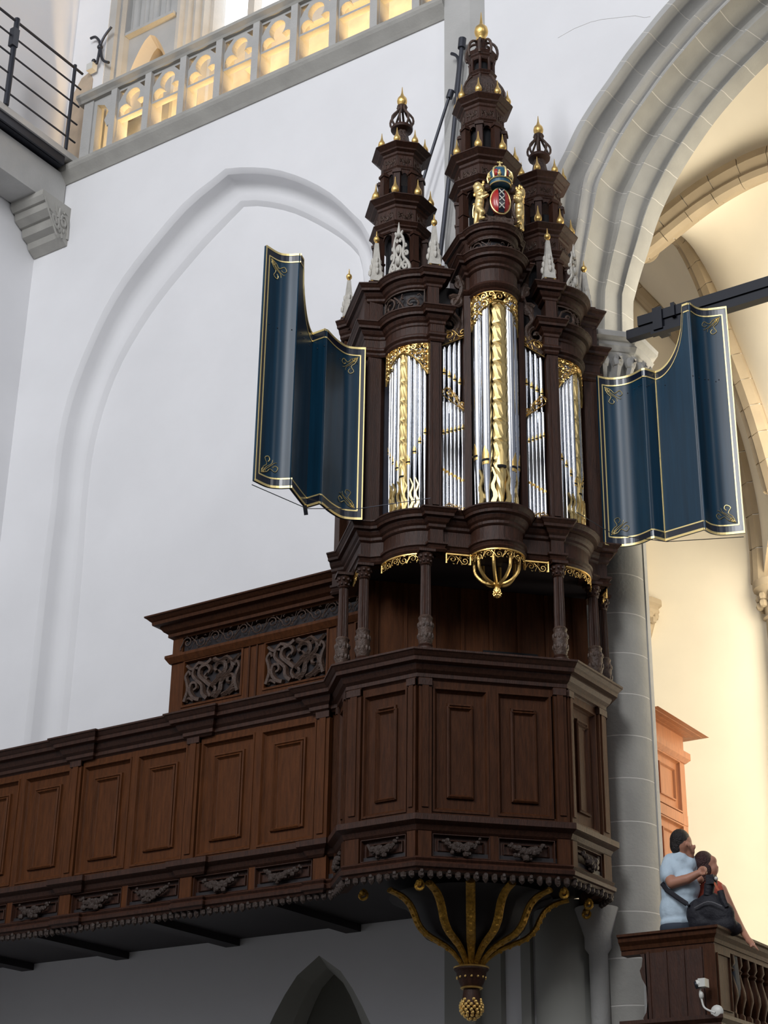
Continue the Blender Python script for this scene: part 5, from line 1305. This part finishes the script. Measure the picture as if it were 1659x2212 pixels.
MB(T).ball(pm(1489, 1825, -.075), .017, 8, 5, sx=.7, sz=1.4).build('ear', SKIN, man, True)
strap = thing('bag_strap', pm(1460, 1935, -.16), 'wide black carrying strap slanting across the man\'s back', 'strap')
T2 = to(pm(1460, 1935, -.16))
MB(T2).tube([pm(1430, 1908, -.08), pm(1440, 1922, -.13), pm(1462, 1938, -.155), pm(1484, 1953, -.16)], .021, 6, .3, nrm=(0, -1, 0)).build('webbing', BAG, strap)
MB(T2).tube([pm(1481, 1950, -.165), pm(1489, 1957, -.165)], .023, 6, .5).build('buckle', IRON, strap)
# woman
YW = 13.36
def pw(x, y, d=0): return tuple(at(x, y, 'y', YW+d))
loc = pw(1545, 2003); basew = (loc[0], YW, ZB-.04)
wm = thing('person', basew, 'woman with dark brown hair and rust top, in profile beside the man', 'person')
T = to(basew); hw = pw(1527, 1868)
figure('body', [(hw, .082, (.95, 1, 1.2)), (pw(1540, 1878), .048, (1, 1, 1.2)), (pw(1549, 1873), .011, (1.3, 1, 1)), (pw(1543, 1890), .022, (1, 1, .9)), (pw(1546, 1882), .010, (1, 1, .8)), (pw(1537, 1860), .046, (1, 1, 1)), (pw(1540, 1868), .035, (1, 1, 1)),
      (pw(1538, 1945), .10, (1, .7, 1.3)), (pw(1546, 1990), .10, (1.05, .75, 1.2))],
     [([pw(1530, 1885), pw(1532, 1910)], [.045, .055]), ([pw(1558, 1922), pw(1572, 1950), pw(1586, 1978)], [.05, .043, .038]), ([pw(1586, 1978), pw(1602, 2008, -.1), pw(1618, 2032, -.22)], [.038, .032, .024]),
      ([pw(1618, 2032, -.22), pw(1626, 2040, -.27)], [.030, .022]),
      ([pw(1538, 2005), (basew[0]-.04, YW, basew[2]+.45), (basew[0]-.05, YW+.02, basew[2]+.06)], [.09, .06, .04]), ([pw(1555, 2005), (basew[0]+.08, YW, basew[2]+.45), (basew[0]+.09, YW+.02, basew[2]+.06)], [.09, .06, .04])]
     + [([pw(1624+i, 2036+i*2, -.27), pw(1632+i, 2043+i*2, -.29), pw(1636+i, 2049+i*1.5, -.28)], [.009, .008, .007]) for i in range(4)]
     + [([pw(1620, 2038, -.25), pw(1622, 2046, -.29)], [.011, .009])], SKIN, wm, .009, T)
figure('top', [(pw(1538, 1942), .14, (1.05, .8, 1.2)), (pw(1545, 1985), .14, (1.05, .8, 1.25))], [([pw(1528, 1918), pw(1556, 1924)], [.05, .052])], TOP, wm, .010, T)
figure('skirt', [(pw(1548, 2010), .15, (1.05, .85, .8))], [([pw(1547, 2015), (basew[0]+.02, YW, basew[2]+.3)], [.15, .16])], JEANS, wm, .014, T)
for d in (-.05, .09): MB(T).ball((basew[0]+d, YW-.02, basew[2]+.04), .045, 10, 6, sx=.85, sy=1.9, sz=.85).build('shoe', BAG, wm, True)
figure('hair', [(tuple(Vector(hw)+Vector((-.022, -.012, .020))), .088, (1.0, 1.08, 1.14)), (pw(1516, 1885, -.03), .062, (.95, 1, 1.4)), (pw(1520, 1900, -.03), .045, (1, 1, 1.2)), (pw(1527, 1878, -.04), .05, (.9, 1, 1.1))], [], HAIR2, wm, .009, T)
# bag with a camera on it
bg = thing('shoulder_bag', pm(1530, 1968, -.12), 'bulky black shoulder bag held in front of the couple above the handrail', 'bag')
T = to(pm(1530, 1968, -.12))
figure('bag_body', [(pm(1512, 1975, -.1), .12, (1, .7, 1.1)), (pm(1535, 1965, -.1), .13, (1.05, .7, 1.1)), (pm(1560, 1978, -.1), .11, (1, .7, 1.1)), (pm(1520, 1995, -.1), .12, (1.1, .7, .7)), (pm(1562, 1998, -.1), .11, (1.1, .7, .8)), (pm(1584, 2006, -.05), .07, (1.1, .8, .9))], [], BAG, bg, .012, T)
MB(T).tube(refine([pm(1500, 1962, -.2), pm(1530, 1948, -.22), pm(1560, 1958, -.21)], 4), .006, 5).build('zip_piping', mat('grey_piping', (.12, .12, .13), .5), bg, True)
vc = thing('video_camera', pm(1545, 1925, -.13), 'black handheld video camera with orange strap held upright in front of the woman', 'camera')
T = to(pm(1545, 1925, -.13))
MB(T).tube([pm(1530, 1935, -.13), pm(1533, 1912, -.13), pm(1541, 1898, -.13)], [.04, .045, .04], 10).build('grip', BAG, vc, True)
MB(T).box(*sorted((pm(1530, 1900, -.13)[0], pm(1546, 1900, -.13)[0])), YM-.18, YM-.10, *sorted((pm(1535, 1912, -.13)[2], pm(1535, 1892, -.13)[2]))).build('camera_body', BAG, vc)
MB(T).ball(pm(1547, 1898, -.15), .018, 8, 5).build('lens', CAMW, vc, True)
MB(T).tube(refine([pm(1543, 1906, -.16), pm(1549, 1918, -.17), pm(1556, 1928, -.16)], 3), .012, 5, .4).build('orange_strap', mat('orange_strap', (.5, .12, .05), .6), vc, True)
MB(T).tube([pm(1556, 1925, -.15), pm(1562, 1945, -.15), pm(1570, 1960, -.15)], [.03, .028, .02], 8).build('pouch', BAG, vc, True)
MB(T).tube([pm(1526, 1935, -.15), pm(1532, 1946, -.15)], .008, 5).build('cord', GALV, vc, True)
